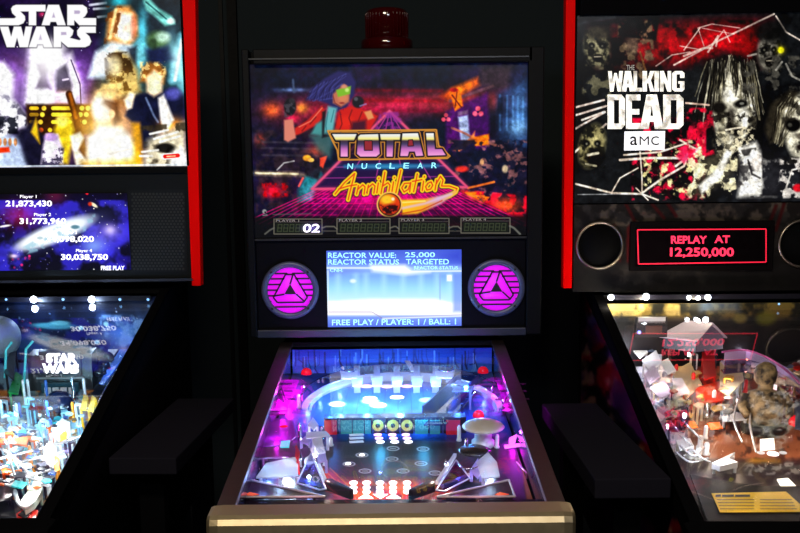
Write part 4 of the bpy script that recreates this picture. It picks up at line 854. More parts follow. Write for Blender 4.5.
    A.glow(45, 62, 16, 22, (255, 245, 255), .95); A.glow(50, 48, 14, 8, (255, 250, 255), .9); A.glow(108, 140, 20, 24, (255, 240, 200), .9); A.glow(100, 106, 9, 10, (255, 245, 220), .7); A.glow(105, 64, 9, 10, (235, 245, 255), .6); A.glow(5, 95, 16, 20, (230, 225, 255), .5); A.glow(178, 64, 7, 24, (190, 245, 255), .7, -.25)  # blown-out bloom of the backlight, painted over the artwork
    # the title
    K = 5.925; O = (0, 0); Wt = (255, 255, 255)
    P = [[(95, 28), (270, 28), (270, 68), (215, 68), (215, 150), (170, 150), (170, 68), (122, 68), (148, 95), (150, 118), (138, 138), (110, 150), (-40, 150), (-40, 108), (85, 108), (95, 100), (72, 78), (65, 52), (75, 36)],
         [(285, 28), (350, 28), (390, 150), (340, 150), (332, 130), (300, 130), (294, 150), (246, 150)], [(398, 28), (490, 28), (515, 45), (518, 72), (505, 95), (492, 106), (570, 107), (570, 150), (470, 150), (440, 120), (440, 150), (398, 150)],
         [(-2, 157), (50, 157), (66, 215), (82, 157), (125, 157), (140, 215), (152, 157), (192, 157), (166, 280), (116, 280), (101, 225), (86, 280), (40, 280)], [(215, 157), (265, 157), (312, 280), (262, 280), (255, 262), (221, 262), (215, 280), (170, 280)],
         [(318, 157), (410, 157), (436, 180), (430, 206), (415, 224), (470, 238), (478, 232), (458, 208), (456, 182), (475, 157), (568, 157), (568, 195), (508, 195), (530, 215), (541, 245), (531, 268), (505, 280), (402, 280), (362, 246), (362, 280), (318, 280)]]
    for q in P: A.line(zt(q, O, K), 2.2, (24, 20, 34), .8, .8, True)
    for q in P: A.poly(zt(q, O, K), Wt, 1, .4)
    for h in ([(318, 74), (327, 104), (308, 104)], [(440, 62), (470, 62), (476, 71), (470, 82), (440, 82)], [(240, 204), (249, 236), (230, 236)], [(362, 190), (392, 190), (394, 206), (362, 208)]): A.poly(zt(h, O, K), (170, 150, 190), .8, .5)
    A.glow(46, 45, 16, 6, (255, 250, 255), .7)  # white bloom painted over the lower part of the title

def paint_sw_screen(A):
    A.grad([(-80, 180), (140, 180), (140, 290), (-80, 290)], [(192, (10, 6, 26)), (220, (22, 12, 86)), (250, (36, 26, 170)), (274, (16, 8, 64))], 1, 1)
    A.grunge([(-70, 180), (140, 180), (140, 290), (-70, 290)], (8, 6, 20), 18, 3, .48, 7, .92); A.grunge([(-70, 200), (140, 200), (140, 290), (-70, 290)], (60, 50, 250), 18, 13, .52, 6, .7)
    A.glow(20, 215, 18, 12, (120, 10, 50)); A.glow(55, 196, 10, 8, (70, 10, 20)); A.glow(108, 232, 16, 10, (70, 60, 200)); A.glow(94, 246, 12, 8, (90, 130, 210)); A.glow(110, 230, 6, 5, (190, 170, 230))
    A.specks((-60, 192, 128, 274), 190, 4, [(255, 255, 255), (190, 180, 255), (130, 120, 255)], (.2, .6)); A.specks((8, 256, 30, 268), 8, 5, [(255, 40, 120), (220, 20, 80)], (.8, 1.4)); A.ell(87, 193.5, 1.5, 1.2, (255, 30, 50), 1, .6); A.ell(94, 205, 4, 1.6, (250, 240, 200), 1, .6, .6); A.ell(90, 204, 2, 2, (220, 50, 20), .9, .7); A.ell(5, 226, 6, 1, (255, 250, 250), 1, .6, -.15)
    # long white bright streak of a galaxy, seen at a slant
    A.glow(56, 233, 42, 9, (120, 140, 255), .7, -.36); A.ell(55, 233, 40, 9.5, (235, 246, 255), .95, .45, -.37); A.ell(50, 235, 32, 6.5, (255, 255, 255), 1, .5, -.37); A.grunge([(18, 250), (60, 225), (95, 214), (96, 226), (50, 248), (20, 256)], (150, 200, 220), 6, 17, .6, 6, .7); A.ell(75, 227, 4, 2, (70, 120, 140), .9, .6); A.ell(40, 238, 3, 1.5, (170, 200, 210), .8, .6); A.glow(14, 256, 4, 2, (255, 220, 255))

def paint_sw_pf(A):
    A.grunge([(-300, 280), (300, 280), (300, 540), (-300, 540)], (130, 170, 190), 16, 3, .45, 6, .9); A.grunge([(-300, 340), (300, 340), (300, 540), (-300, 540)], (24, 34, 60), 10, 5, .52, 8, .9); A.grunge([(-300, 390), (300, 390), (300, 540), (-300, 540)], (220, 130, 50), 9, 7, .6, 9, .9); A.grunge([(-300, 420), (300, 420), (300, 540), (-300, 540)], (235, 240, 245), 8, 9, .55, 8, .9); A.specks((-150, 400, 130, 500), 90, 10, [(250, 250, 250), (240, 140, 40), (40, 160, 160), (200, 40, 40)], (1, 2.4))
    A.poly([(-300, 492), (40, 492), (40, 533), (-300, 533)], (24, 22, 30), .8, 4)

def paint_sw_back(A):
    A.grad([(-400, 280), (200, 280), (200, 360), (-400, 360)], [(297, (16, 26, 54)), (320, (30, 52, 96)), (348, (40, 76, 120))], 1, 1)
    A.grunge([(-400, 280), (200, 280), (200, 360), (-400, 360)], (10, 16, 36), 20, 3, .5, 6, .8); A.glow(124, 332, 16, 12, (60, 110, 190)); A.grunge([(100, 315), (150, 315), (150, 350), (100, 350)], (130, 170, 220), 9, 5, .55, 8, .8)
    A.ell(54, 326, 22, 3, (80, 170, 190), .9, .6, .03); A.ell(60, 323, 10, 2.2, (120, 210, 220), .8, .6); A.specks((-20, 305, 150, 340), 40, 6, [(150, 190, 230), (220, 235, 255)], (.3, .8))
    for x, y in ((81, 328), (97, 342), (106, 324)): A.ell(x, y, 2.6, 2.2, (170, 230, 240), 1, .5)

SW = dict(z0=0.800, z1=1.012, yr=1.075, n=(460, 400), base=(60, 80, 96), paint=paint_sw_pf, back=paint_sw_back, board=mat('dark_inner_board', (14, 16, 24), .3))
AL = radians(1.2788)
gwL = 0.262
Lm = machine('left pinball machine with white title over a bright backglass and a starry screen', (-0.5852 - gwL * cos(AL), 1.72 - gwL * sin(AL)), AL, gwL, 1.15, 0.881, 1.174, 0.020, BLACKG, BLACK, BLACKG, SW,
             dict(y0=1.125, x0=-0.352, x1=0.336, z0=1.196, z1=1.945, d=0.24, m=BLACK), GLASS)
r = Lm.root; y0 = 1.125; wl = lambda x, y, dy=0.0: Lm.wall(x, y, y0 - dy)
xr_ = wl(187.5, 165)[0]; zb_ = wl(150, 166.2)[2]; zt_ = 1.925; xl_ = -0.336
bg = art_panel('backglass', Lm, (xl_, y0, zt_), (xr_, y0, zt_), (xl_, y0, zb_), 720, 480, .02, paint_sw, art_mat('backlit_glass_art', 1.0), r, (26, 20, 44))
fm = MB(); fm.box((0, y0 + .006, (zt_ + 1.945) / 2), (.69, .04, 1.945 - zt_)); fm.box((xl_ - .008, y0 + .006, (zt_ + 1.2) / 2), (.016, .04, zt_ - 1.2)); xe = xr_ + .004; fm.box((xr_ + .003, y0 + .004, (zt_ + zb_) / 2), (.006, .036, zt_ - zb_)); fm.build('backglass_frame', BLACKG, r, .002)
# red trim down the backbox's right edge, wider at the top
a0, a1, b0_, b1_ = wl(182, 0), wl(196, 0), wl(192.6, 285.5), wl(201.4, 285.5)
k_ = (1.935 - b0_[2]) / (a0[2] - b0_[2]); tx0, tx1 = b0_[0] + (a0[0] - b0_[0]) * k_, b1_[0] + (a1[0] - b1_[0]) * k_
MB().prism([(tx0, y0 - .012, 1.935), (tx1, y0 - .012, 1.935), (b1_[0], y0 - .012, b1_[2]), (b0_[0], y0 - .012, b0_[2])], (0, .05, 0)).build('red_edge_trim', REDV, r, .0015)
# speaker panel, screen, mesh
sz1, sz0 = zb_ - .003, wl(100, 283)[2]
MB().box(((xl_ + xr_) / 2, y0 + .012, (sz1 + sz0) / 2), (xr_ - xl_ + .01, .024, sz1 - sz0)).build('speaker_panel', mat('satin_charcoal_panel', (20, 22, 24), .5, spec=.08), r, .002)
MB().box(((xl_ + xr_) / 2, y0 - .006, wl(100, 280.5)[2]), (xr_ - xl_ + .01, .012, .006)).build('panel_bottom_trim', mat('panel_trim', (44, 46, 58), .35), r)
MB().box(((xl_ + xr_) / 2, y0 - .004, sz1 - .008), (xr_ - xl_ + .01, .008, .012)).build('glass_channel', mat('matte_channel', (9, 10, 12), .5, spec=.05), r)
a, b, c = wl(-72, 192, .004), wl(127, 193, .004), wl(-70, 271.6, .004)
sc_ = art_panel('display_screen', Lm, (a[0], a[1], b[2]), (b[0], a[1], b[2]), (a[0], a[1], c[2]), 400, 170, .003, paint_sw_screen, art_mat('lit_screen', 1.1, .15), r)
lt = MB(); ys = y0 - .004
for t, x0, x1, y1, h, bo in (('Player 1', 20, 36.5, 199, 4, .01), ('21,873,430', 5.5, 52, 207.5, 7, .03), ('Player 2', 34, 51, 217, 4, .01), ('31,773,960', 19.5, 66, 225, 7, .03), ('Player 3', 62, 77, 235, 4, .01), ('34,098,020', 46, 94, 243, 7, .03), ('Player 4', 76, 92, 253, 4, .01), ('30,038,750', 61, 108, 261, 7, .03), ('FREE PLAY', 101, 124.5, 270.2, 4.4, .02)):
    text_px(lt, Lm, ys, t, x0, y1 - h, x1, y1, bo)
lt.build('lettering', mat('white_screen_text', (255, 250, 255), emit=1.1), sc_, fix=False)
lt = MB(); hx = mat('black_mesh_holes', (5, 5, 6), .6)
for i in range(15):
    for j in range(26):
        x = 132.5 + i * 3.5 + (j % 2) * 1.75; y = 194 + j * 3.0
        p = wl(x, y, .0006); n_ = 6; lt.add([(p[0] + .0036 * cos(2 * pi * k / n_ + .5), p[1], p[2] + .0036 * sin(2 * pi * k / n_ + .5)) for k in range(n_)], [tuple(range(n_))])
p = wl(157, 231, .0002); gr = MB().box((p[0], p[1] + .003, p[2]), (.146, .006, .208)); go = gr.build('speaker_grille', mat('speaker_mesh', (22, 24, 27), .5, spec=.1), r); lt.build('mesh_holes', hx, go, fix=False)
# ---------------- playfield
LED = mat('white_led', (235, 245, 255), emit=14.0); LEDs = mat('small_blue_led', (120, 170, 220), emit=1.5)
yb_ = 1.068
MB().box((0, 1.073, Lm.wall(60, 299, 1.073)[2]), (.5, .012, .012)).build('light_rail', DKP, r)
for x, rr, m_ in ((33.5, .0085, LED), (91.5, .0085, LED), (6, .003, LEDs), (63, .0035, LEDs), (120, .0035, LEDs), (148, .0035, LEDs)): spot_bulb(Lm, x, 299.5, yb_ - .006, m_, rr)
# plain grey ball on the left
MB().lathe([(.052 * cos(t), .052 * sin(t)) for t in np.linspace(-pi / 2, pi / 2, 16)], Lm.wall(-1, 337, .98), n=32).build('grey_ball', mat('grey_ball', (130, 150, 165), .5), r)
# dark console with the lit sign
def lbank(f, px, py, h, name, m, t=.03, lean=0.0):
    A0, B0 = f.pf(*px), f.pf(*py); k = f.pfn * h + np.array([0, lean, 0]); d = np.array([0, t, t * f.sl])
    return MB().hexa([A0, B0, B0 + d, A0 + d, A0 + k, B0 + k, B0 + d + k, A0 + d + k]).build(name, m, f.root)
CON = lbank(Lm, (29, 391), (93, 389), .085, 'console', mat('dark_console', (24, 26, 32), .3), .05, .02)
yq = Lm.pf(60, 390)[1] + .004
lt = MB(); ys = yq - .004
for t, x0, x1, y0_, y1 in (('STAR', 46, 77, 353, 363), ('WARS', 42, 79, 363.4, 373.5)): text_px(lt, Lm, ys, t, x0, y0_, x1, y1, .07)
p = Lm.wall(60, 363, ys + .002); MB().box((p[0], p[1] + .003, p[2]), (.098, .006, .056)).build('sign_board', mat('sign_board', (40, 40, 46), .4), CON)
lt.build('lit_sign_lettering', mat('white_lit_sign', (255, 252, 250), emit=2.0), CON, fix=False)
p = Lm.wall(60, 378, ys); MB().box((p[0], p[1], p[2]), (.11, .004, .004)).build('console_line', mat('grey_line', (150, 160, 165), .4), CON)
TEL = mat('teal_edge', (70, 190, 200), .3, emit=.35)
lbank(Lm, (42, 393), (79, 392), .022, 'white_target_bank', mat('teal_dark_bank', (30, 80, 96), .3), .01)
for x in (45, 53, 61, 69): lbank(Lm, (x, 394.5), (x + 6, 394.3), .016, 'white_target', WHITEP, .004)
for q in ([(24, 384), (26, 349), (33, 341)], [(5, 378), (6, 350), (12, 342)]):
    f = Lm; P = [f.wall(x, y, yq - .03) for x, y in q]; MB().tube(P, .003, 6).build('teal_frame', TEL, r)
plate(Lm, 'green_plastic', [(8, 392), (16, 372), (22, 376), (18, 394)], .05, mat('green_plastic', (30, 150, 70), .3))
plate(Lm, 'dark_panel', [(4, 372), (12, 344), (16, 346), (14, 380)], .06, DKP)
for k, (x, y) in enumerate(((100, 364), (104, 368), (100, 374), (108, 360))): dome(Lm, 'dark_pod', x, y, .016, .02, mat('dark_pod', (16, 22, 36), .15), .03)
# long blue-white lane along the right side
for q, m_ in (([(128, 352), (142, 330), (148, 332), (130, 362), (112, 392), (104, 394)], mat('pale_blue_plastic', (150, 190, 235), .2)), ([(118, 352), (134, 326), (139, 328), (120, 362), (104, 384), (99, 383)], BLU), ([(108, 350), (118, 338), (122, 344), (110, 360)], WHITEP), ([(120, 330), (132, 318), (138, 322), (124, 338)], NAVY)):
    plate(Lm, 'lane_plastic', q, .03, m_)
wire(Lm, 'lane_wire', [(140, 334, .05), (122, 362, .05), (106, 388, .05), (96, 408, .04)], CHROME, .0022)
# crowded middle
cols = [lit_plastic('milky_white_plastic', (240, 242, 248)), lit_plastic('ice_plastic', (190, 226, 236), .25), lit_plastic('teal_plastic', (60, 170, 176), .3), lit_plastic('orange_plastic', (236, 120, 30), .3), mat('slate_plastic', (70, 84, 110), .3), DKP, mat('violet_pale_plastic', (170, 160, 214), .3), WHITEP, lit_plastic('ice_plastic', (190, 226, 236), .25), mat('deep_blue_plastic', (24, 50, 100), .3), DKP, mat('sky_plastic', (120, 190, 230), .3)]
rs = random.Random(12)
for k in range(96):
    v_ = rs.random(); y = 396 + v_ * 88; xm = 36 + (522 - y) * .54 - 8; x = xm - rs.random() ** .8 * (xm + 10); sz = 3.4 + v_ * 5; a = rs.uniform(0, pi); n_ = rs.choice((3, 4, 4, 5))
    pts = [(x + sz * cos(a + 2 * pi * j / n_) * rs.uniform(.7, 1.4), y + sz * .42 * sin(a + 2 * pi * j / n_) * rs.uniform(.7, 1.3)) for j in range(n_)]
    pts = [(min(px_, 36 + (522 - py_) * .54 - 5), py_) for px_, py_ in pts]
    plate(Lm, 'plastic_piece', pts, rs.uniform(.012, .06), rs.choice(cols), .003, rs.random() < .6)
for k in range(26):
    y = rs.uniform(394, 486); xm = 36 + (522 - y) * .54 - 10; post(Lm, rs.uniform(0, xm), y, rs.uniform(.03, .06), rs.choice([WHITEP, CHROME, WHITEP, mat('amber_post', (240, 150, 40), .3), mat('blue_post', (60, 120, 220), .3)]), .0034)
for k in range(70):
    v_ = rs.random(); y = 396 + v_ * 92; xm = 36 + (522 - y) * .54 - 8; x = xm - rs.random() * (xm + 8); sz = 2 + v_ * 2.6; a = rs.uniform(0, pi)
    plate(Lm, 'plastic_scrap', [(x + sz * cos(a + q_) * rs.uniform(.8, 1.8), y + sz * .5 * sin(a + q_)) for q_ in (0, 1.6, 3.1, 4.7)], rs.uniform(.03, .07), rs.choice([cols[0], cols[1], WHITEP, cols[9], DKP, cols[2], cols[3], CHROME, DKP]), .003, False)
dome(Lm, 'dark_dome', 60, 408, .034, .04, mat('dark_blue_dome', (24, 34, 66), .15), .01)
for q in ([(80, 408), (84, 394), (88, 396), (86, 410)], [(88, 410), (92, 395), (96, 398), (93, 411)]): plate(Lm, 'gold_fin', q, .05, mat('gold_plastic', (240, 190, 40), .3))
plate(Lm, 'white_pod', [(52, 428), (62, 418), (70, 422), (68, 436), (58, 442)], .06, WHITEP); plate(Lm, 'gold_patch', [(60, 434), (67, 430), (67, 438), (60, 441)], .063, mat('gold_plastic', (240, 190, 40), .3), .002, False)
plate(Lm, 'flame_plastic', [(-4, 439), (14, 438), (28, 436), (26, 445), (10, 443), (-4, 444)], .05, mat('flame_orange', (246, 90, 20), .3, emit=.25))
plate(Lm, 'white_pod', [(43, 448), (50, 441), (56, 446), (58, 462), (48, 466)], .05, WHITEP); plate(Lm, 'amber_post_plate', [(54, 456), (59, 454), (59, 470), (55, 472)], .05, mat('amber_plastic', (230, 150, 40), .3))
for q in ([(-6, 446, .06), (12, 456, .06), (22, 474, .05), (44, 482, .04)], [(4, 441, .06), (16, 458, .06), (30, 476, .05)], [(-6, 460, .06), (26, 452, .06), (58, 444, .06), (82, 436, .05)], [(-6, 470, .055), (28, 460, .055), (62, 452, .05)], [(-4, 482, .05), (20, 478, .05), (50, 470, .05)], [(8, 440, .07), (10, 460, .07), (16, 480, .05)]): wire(Lm, 'wire_ramp', q, mat('bright_wire', (230, 232, 236), .2, .6), .0024)
plate(Lm, 'pale_flipper', [(21, 500), (33, 484), (36, 474), (42, 474), (42, 490), (34, 502), (25, 508)], .03, mat('pale_flipper', (190, 205, 190), .35), .014); wire(Lm, 'flipper_rubber', [(15, 491, .03), (18, 502, .03), (25, 507, .03), (32, 502, .03)], WHITEP, .004)
plate(Lm, 'red_print', [(16, 514), (24, 508), (38, 510), (34, 520), (18, 522)], .012, mat('red_plastic', (206, 40, 30), .3)); plate(Lm, 'dark_print', [(18, 514), (25, 509), (31, 511), (26, 519)], .015, DKP); plate(Lm, 'white_print', [(26, 520), (36, 516), (36, 521)], .016, WHITEP)
plate(Lm, 'orange_round_target', [(-2, 489), (8, 486), (9, 494), (-2, 497)], .02, mat('orange_plastic', (236, 120, 30), .3))
plate(Lm, 'apron', [(-330, 498), (2, 498), (14, 503), (16, 524), (-340, 526)], .016, mat('apron_black', (16, 15, 20), .5, spec=.04), .003, False)
plate(Lm, 'slingshot_plastic', [(-2, 486), (20, 484), (10, 500), (-2, 502)], .028, DKP)
for x, y, h, c_, e in ((33, 306, .0, (230, 240, 255), .0), (40, 400, .07, (150, 220, 255), .4), (75, 402, .07, (170, 225, 255), .4), (15, 402, .07, (120, 230, 255), .4), (100, 398, .07, (150, 190, 255), .35), (120, 356, .07, (130, 180, 255), .3), (10, 425, .075, (190, 235, 255), .5), (45, 424, .075, (235, 245, 255), .55), (80, 426, .075, (220, 240, 255), .45), (5, 455, .075, (255, 250, 245), .5), (35, 455, .075, (255, 255, 255), .55), (65, 452, .075, (240, 250, 255), .5), (28, 482, .07, (255, 250, 240), .35), (50, 474, .07, (235, 245, 255), .3), (-60, 430, .07, (220, 235, 255), .7), (-120, 470, .07, (220, 235, 255), .7), (30, 515, .05, (255, 240, 230), .08)):
    if e: lampx(Lm, x, y, h, c_, e)
for x, e in ((33.5, .5), (91.5, .5), (-60, .4)):
    l = lampx(Lm, x, 300, 0, (190, 220, 255), e); l.location = Lm.wall(x, 305, 1.04)
# ================================================================== the right machine
def paint_twd(A):
    G = (196, 192, 176)
    A.grunge([(570, 10), (1010, 10), (1010, 205), (570, 205)], (26, 28, 30), 24, 3, .5, 5, .9)
    A.grad([(590, 26), (770, 20), (760, 64), (596, 66)], [(590, (40, 8, 12)), (640, (120, 10, 18)), (700, (140, 10, 20)), (760, (90, 6, 14))], .9, 8, 0); A.grunge([(590, 20), (770, 20), (770, 70), (590, 70)], (14, 8, 10), 14, 5, .52, 7, .9); A.glow(684, 44, 26, 8, (120, 4, 10)); A.glow(724, 42, 24, 10, (130, 4, 10))
    A.line([(577, 24), (620, 16)], 2, (60, 64, 70), .5, 3)
    def face(cx, cy, w_, h, c, seed, tilt=0.0, mouth=1.0, k=1.0):
        A.ell(cx, cy, w_, h, [q * .75 for q in c], k, .35, tilt); A.ell(cx - w_ * .1, cy - h * .25, w_ * .7, h * .5, c, k * .8, .9, tilt)
        A.grunge([(cx - w_, cy - h), (cx + w_, cy - h), (cx + w_, cy + h), (cx - w_, cy + h)], (16, 16, 14), w_ * .5, seed, .54, 7, .85)
        for s in (-1, 1): A.ell(cx + s * w_ * .42, cy - h * .12, w_ * .27, h * .15, (10, 10, 10), .95, .6); A.ell(cx + s * w_ * .4, cy - h * .1, w_ * .09, h * .06, (150, 146, 126), .55, .9)
        A.poly([(cx - w_ * .12, cy + h * .2), (cx, cy - h * .05), (cx + w_ * .14, cy + h * .2)], (30, 28, 24), .7, 1); A.ell(cx + w_ * .05, cy + h * .5, w_ * .38, h * .2 * mouth, (8, 6, 6), .95, .4); A.line([(cx - w_ * .2, cy + h * .44), (cx + w_ * .3, cy + h * .43)], 1.2, (170, 160, 140), .8, .8)
    face(597, 48, 13, 20, (138, 132, 104), 11, -.15); A.ell(600, 33, 13, 7, (46, 42, 34), .9, .7); A.grunge([(582, 64), (612, 64), (612, 98), (582, 98)], (96, 92, 72), 7, 13, .54, 8, .8)
    A.grunge([(618, 20), (652, 20), (656, 80), (616, 80)], (100, 84, 64), 8, 15, .56, 8, .9); A.ell(632, 45, 7, 9, (130, 110, 90), .6, .8); A.grunge([(616, 14), (660, 14), (656, 40), (616, 36)], (12, 12, 14), 7, 17, .42, 8, .9); A.line([(640, 52), (646, 72)], 2, (120, 90, 50), .7, 1)
    # barbed wire and splinters
    for q, w_ in (([(674, 65), (720, 40), (774, 14)], 2.2), ([(684, 50), (700, 28)], 1.4), ([(656, 66), (672, 55), (690, 52)], 1.4), ([(776, 16), (786, 32), (800, 40), (820, 44)], 2), ([(684, 56), (704, 48), (712, 48)], 3), ([(708, 52), (718, 36), (716, 46)], 2.4), ([(704, 46), (698, 28), (712, 24), (740, 28)], 1.2), ([(702, 28), (722, 32), (734, 34)], 1), ([(712, 46), (724, 30), (730, 42)], 1.2), ([(680, 46), (702, 50)], 1.4)): A.line(q, w_ * .75, (206, 190, 176), .8, .9)
    for a, b in (((573, 108), (604, 100)), ((573, 116), (606, 106)), ((573, 130), (605, 112)), ((574, 153), (606, 124)), ((582, 120), (604, 112))): A.line((a, b), 2, (236, 214, 200), .9, .9)
    face(592, 146, 13, 22, (168, 158, 110), 21, .25, 1.6); A.ell(594, 158, 9, 8, (14, 10, 8), .8, .6); A.line([(588, 155), (598, 153)], 2.6, (214, 206, 180), .9, 1); A.line([(586, 164), (596, 166)], 2, (190, 182, 150), .8, 1)
    # ring of crimson, lower middle
    A.grunge([(632, 118), (706, 118), (706, 200), (632, 200)], (208, 24, 62), 9, 23, .5, 8, .95); A.grunge([(640, 140), (704, 140), (700, 196), (640, 196)], (226, 216, 150), 5, 25, .6, 9, .9); A.grunge([(630, 118), (706, 118), (706, 200), (630, 200)], (16, 12, 16), 8, 27, .55, 8, .9)
    for q, w_ in (([(620, 160), (650, 158), (684, 158), (694, 150)], 3), ([(624, 155), (660, 152), (690, 142)], 2.2), ([(690, 146), (684, 166), (660, 180), (642, 193)], 2.6), ([(640, 152), (642, 176), (642, 194)], 1.6), ([(642, 194), (612, 193), (576, 184)], 2.4), ([(612, 192), (620, 178), (638, 168)], 1.6), ([(642, 194), (658, 200)], 2), ([(636, 188), (648, 200)], 1.6), ([(680, 140), (697, 150)], 2.4), ([(676, 166), (700, 148)], 3)): A.line(q, w_ * .8, (244, 222, 200), .9, .9)
    A.line([(578, 194.5), (640, 194)], 1, (190, 190, 190), .6, .8); A.poly([(684, 146), (697, 150), (684, 164), (676, 156)], (226, 40, 84), .9, 1.5)
    # main figure: wild hair, grey ragged face
    A.poly([(686, 120), (690, 84), (704, 60), (724, 50), (744, 56), (756, 74), (758, 100), (748, 110), (700, 130)], (22, 22, 22), .95, 5); A.poly([(682, 74), (702, 60), (704, 96), (690, 106), (680, 96)], (30, 32, 34), .9, 4)
    A.poly([(713, 82), (724, 68), (746, 70), (757, 90), (755, 114), (746, 136), (732, 152), (720, 142), (712, 118)], (206, 200, 180), 1, 2); A.poly([(713, 84), (722, 72), (728, 100), (726, 146), (718, 138), (712, 116)], (120, 116, 96), .7, 4); A.grunge([(712, 70), (758, 70), (756, 152), (712, 152)], (70, 66, 54), 7, 71, .55, 6, .8)
    rs = random.Random(6)
    for k in range(150):
        x = rs.uniform(698, 762); q_ = (x - 731) * .3; L_ = rs.uniform(14, 26) + abs(x - 731) * rs.uniform(.5, 1.5); pts = []; xx = 731 + (x - 731) * .75; yy = 56 + abs(x - 731) * .25 + rs.uniform(-3, 6)
        for m_ in range(6): pts.append((xx, yy)); xx += (q_ + rs.uniform(-7, 7)) / 5; yy += L_ / 5
        A.line(pts, rs.uniform(.5, 1.3), rs.choice([(14, 13, 12), (18, 17, 15), (34, 31, 25), (24, 22, 20), (120, 114, 92), (16, 15, 14), (176, 170, 148)]), .8, .7)
    A.ell(741, 104, 7, 4.2, (12, 12, 12), .95, .6); A.ell(742, 103.5, 2.2, 1.4, (170, 168, 156), .8, .8); A.ell(719, 108, 7, 6, (20, 18, 16), .95, .6); A.ell(731, 116, 4, 8, (36, 32, 28), .8, .8); A.ell(744, 116, 5, 8, (244, 240, 226), .9, .8); A.ell(728, 96, 5, 8, (250, 246, 232), .7, .9)
    A.grunge([(708, 112), (756, 112), (752, 156), (712, 154)], (22, 20, 18), 5, 31, .58, 9, .85); A.ell(734, 130, 10, 5, (16, 14, 12), .8, .7, .2); A.line([(726, 130), (742, 127)], 1.8, (226, 214, 190), .9, 1); A.grunge([(716, 132), (756, 126), (752, 160), (716, 160)], (200, 190, 160), 4, 33, .55, 9, .9)
    A.poly([(740, 148), (756, 142), (766, 164), (762, 196), (738, 197), (742, 170)], (238, 234, 222), 1, 3); A.grunge([(738, 150), (768, 146), (768, 198), (738, 198)], (26, 24, 24), 8, 35, .55, 8, .8); A.ell(757, 162, 5, 8, (210, 200, 190), .9, .7); A.line([(748, 160), (752, 174), (760, 178)], 2, (20, 18, 18), .8, 1)
    A.poly([(690, 196), (700, 160), (722, 150), (738, 160), (730, 178), (700, 198)], (60, 56, 44), .9, 4); A.grunge([(688, 158), (738, 150), (736, 198), (688, 198)], (220, 210, 168), 6, 37, .52, 9, .9); A.poly([(698, 186), (716, 170), (726, 150), (732, 152), (720, 178), (702, 194)], (236, 232, 220), .9, 1.5); A.grunge([(686, 108), (712, 108), (716, 154), (688, 160)], (190, 20, 50), 9, 39, .52, 9, .9); A.line([(686, 103), (709, 105)], 1.8, (226, 190, 170), .9, .8)
    A.poly([(766, 160), (782, 160), (776, 196), (764, 196)], (220, 216, 206), .8, 3); A.grunge([(762, 120), (786, 120), (782, 196), (762, 196)], (16, 16, 18), 9, 43, .46, 7, .95)
    # upper right figure with one yellow spot
    face(769, 52, 12, 20, (112, 108, 98), 45, .05, 1.1); A.ell(770, 31, 15, 11, (20, 20, 20), .95, .6); A.ell(781, 50, 2.8, 3, (226, 214, 20), 1, .6); A.glow(781, 50, 4, 4, (150, 140, 10)); A.grunge([(742, 56), (820, 56), (820, 100), (742, 100)], (70, 68, 62), 8, 47, .58, 9, .9)
    for q in (((786, 64), (792, 76), (800, 80)), ((776, 70), (782, 62)), ((748, 56), (756, 54))): A.line(q, 2, (150, 146, 136), .8, 1)
    # right edge face, pale with hollow eye
    A.poly([(780, 128), (784, 104), (798, 94), (830, 94), (836, 150), (808, 166), (792, 156)], (206, 200, 178), 1, 3); A.poly([(764, 130), (770, 104), (790, 90), (800, 92), (784, 110), (780, 140), (770, 144)], (46, 42, 34), .95, 2)
    for k in range(34): A.line([(790 + k * .3 + rs.uniform(-6, 2), 92 + k * .4), (779 + k * .4 + rs.uniform(-3, 3), 106 + k * .3), (776 + k * .35 + rs.uniform(-3, 3), 122 + k * .3), (772 + k * .3 + rs.uniform(-3, 3), 140 + k * .2)], .8, rs.choice([(150, 144, 120), (70, 64, 50), (20, 18, 16)]), .7, .8)
    A.ell(793, 125, 8, 7, (10, 9, 9), 1, .4); A.ell(790, 125, 2.2, 2, (120, 118, 106), .7, .9); A.ell(820, 124, 8, 6, (10, 9, 9), 1, .5); A.ell(804, 147, 8, 4, (14, 8, 8), .95, .5); A.ell(800, 136, 4, 3, (60, 54, 46), .8, .8); A.grunge([(782, 96), (834, 96), (834, 164), (782, 164)], (30, 28, 24), 8, 49, .6, 8, .8)
    A.grunge([(780, 158), (834, 158), (834, 198), (780, 198)], (214, 206, 196), 6, 51, .52, 9, .9); A.ell(798, 188, 5, 4, (190, 14, 30), 1, .5); A.line([(784, 194), (792, 170), (808, 166)], 1.6, (226, 218, 206), .9, 1)
    A.finish(5, 93, .12, 1.3, 75); A.finish(2, 94, .07, 1.0)
    # figures further right, beyond the photograph's edge
    for cx, cy, sd in ((860, 120, 61), (910, 80, 63), (890, 160, 65)): face(cx, cy, 15, 24, (150, 146, 128), sd)
    A.glow(760, 180, 60, 26, (40, 40, 46), .6)

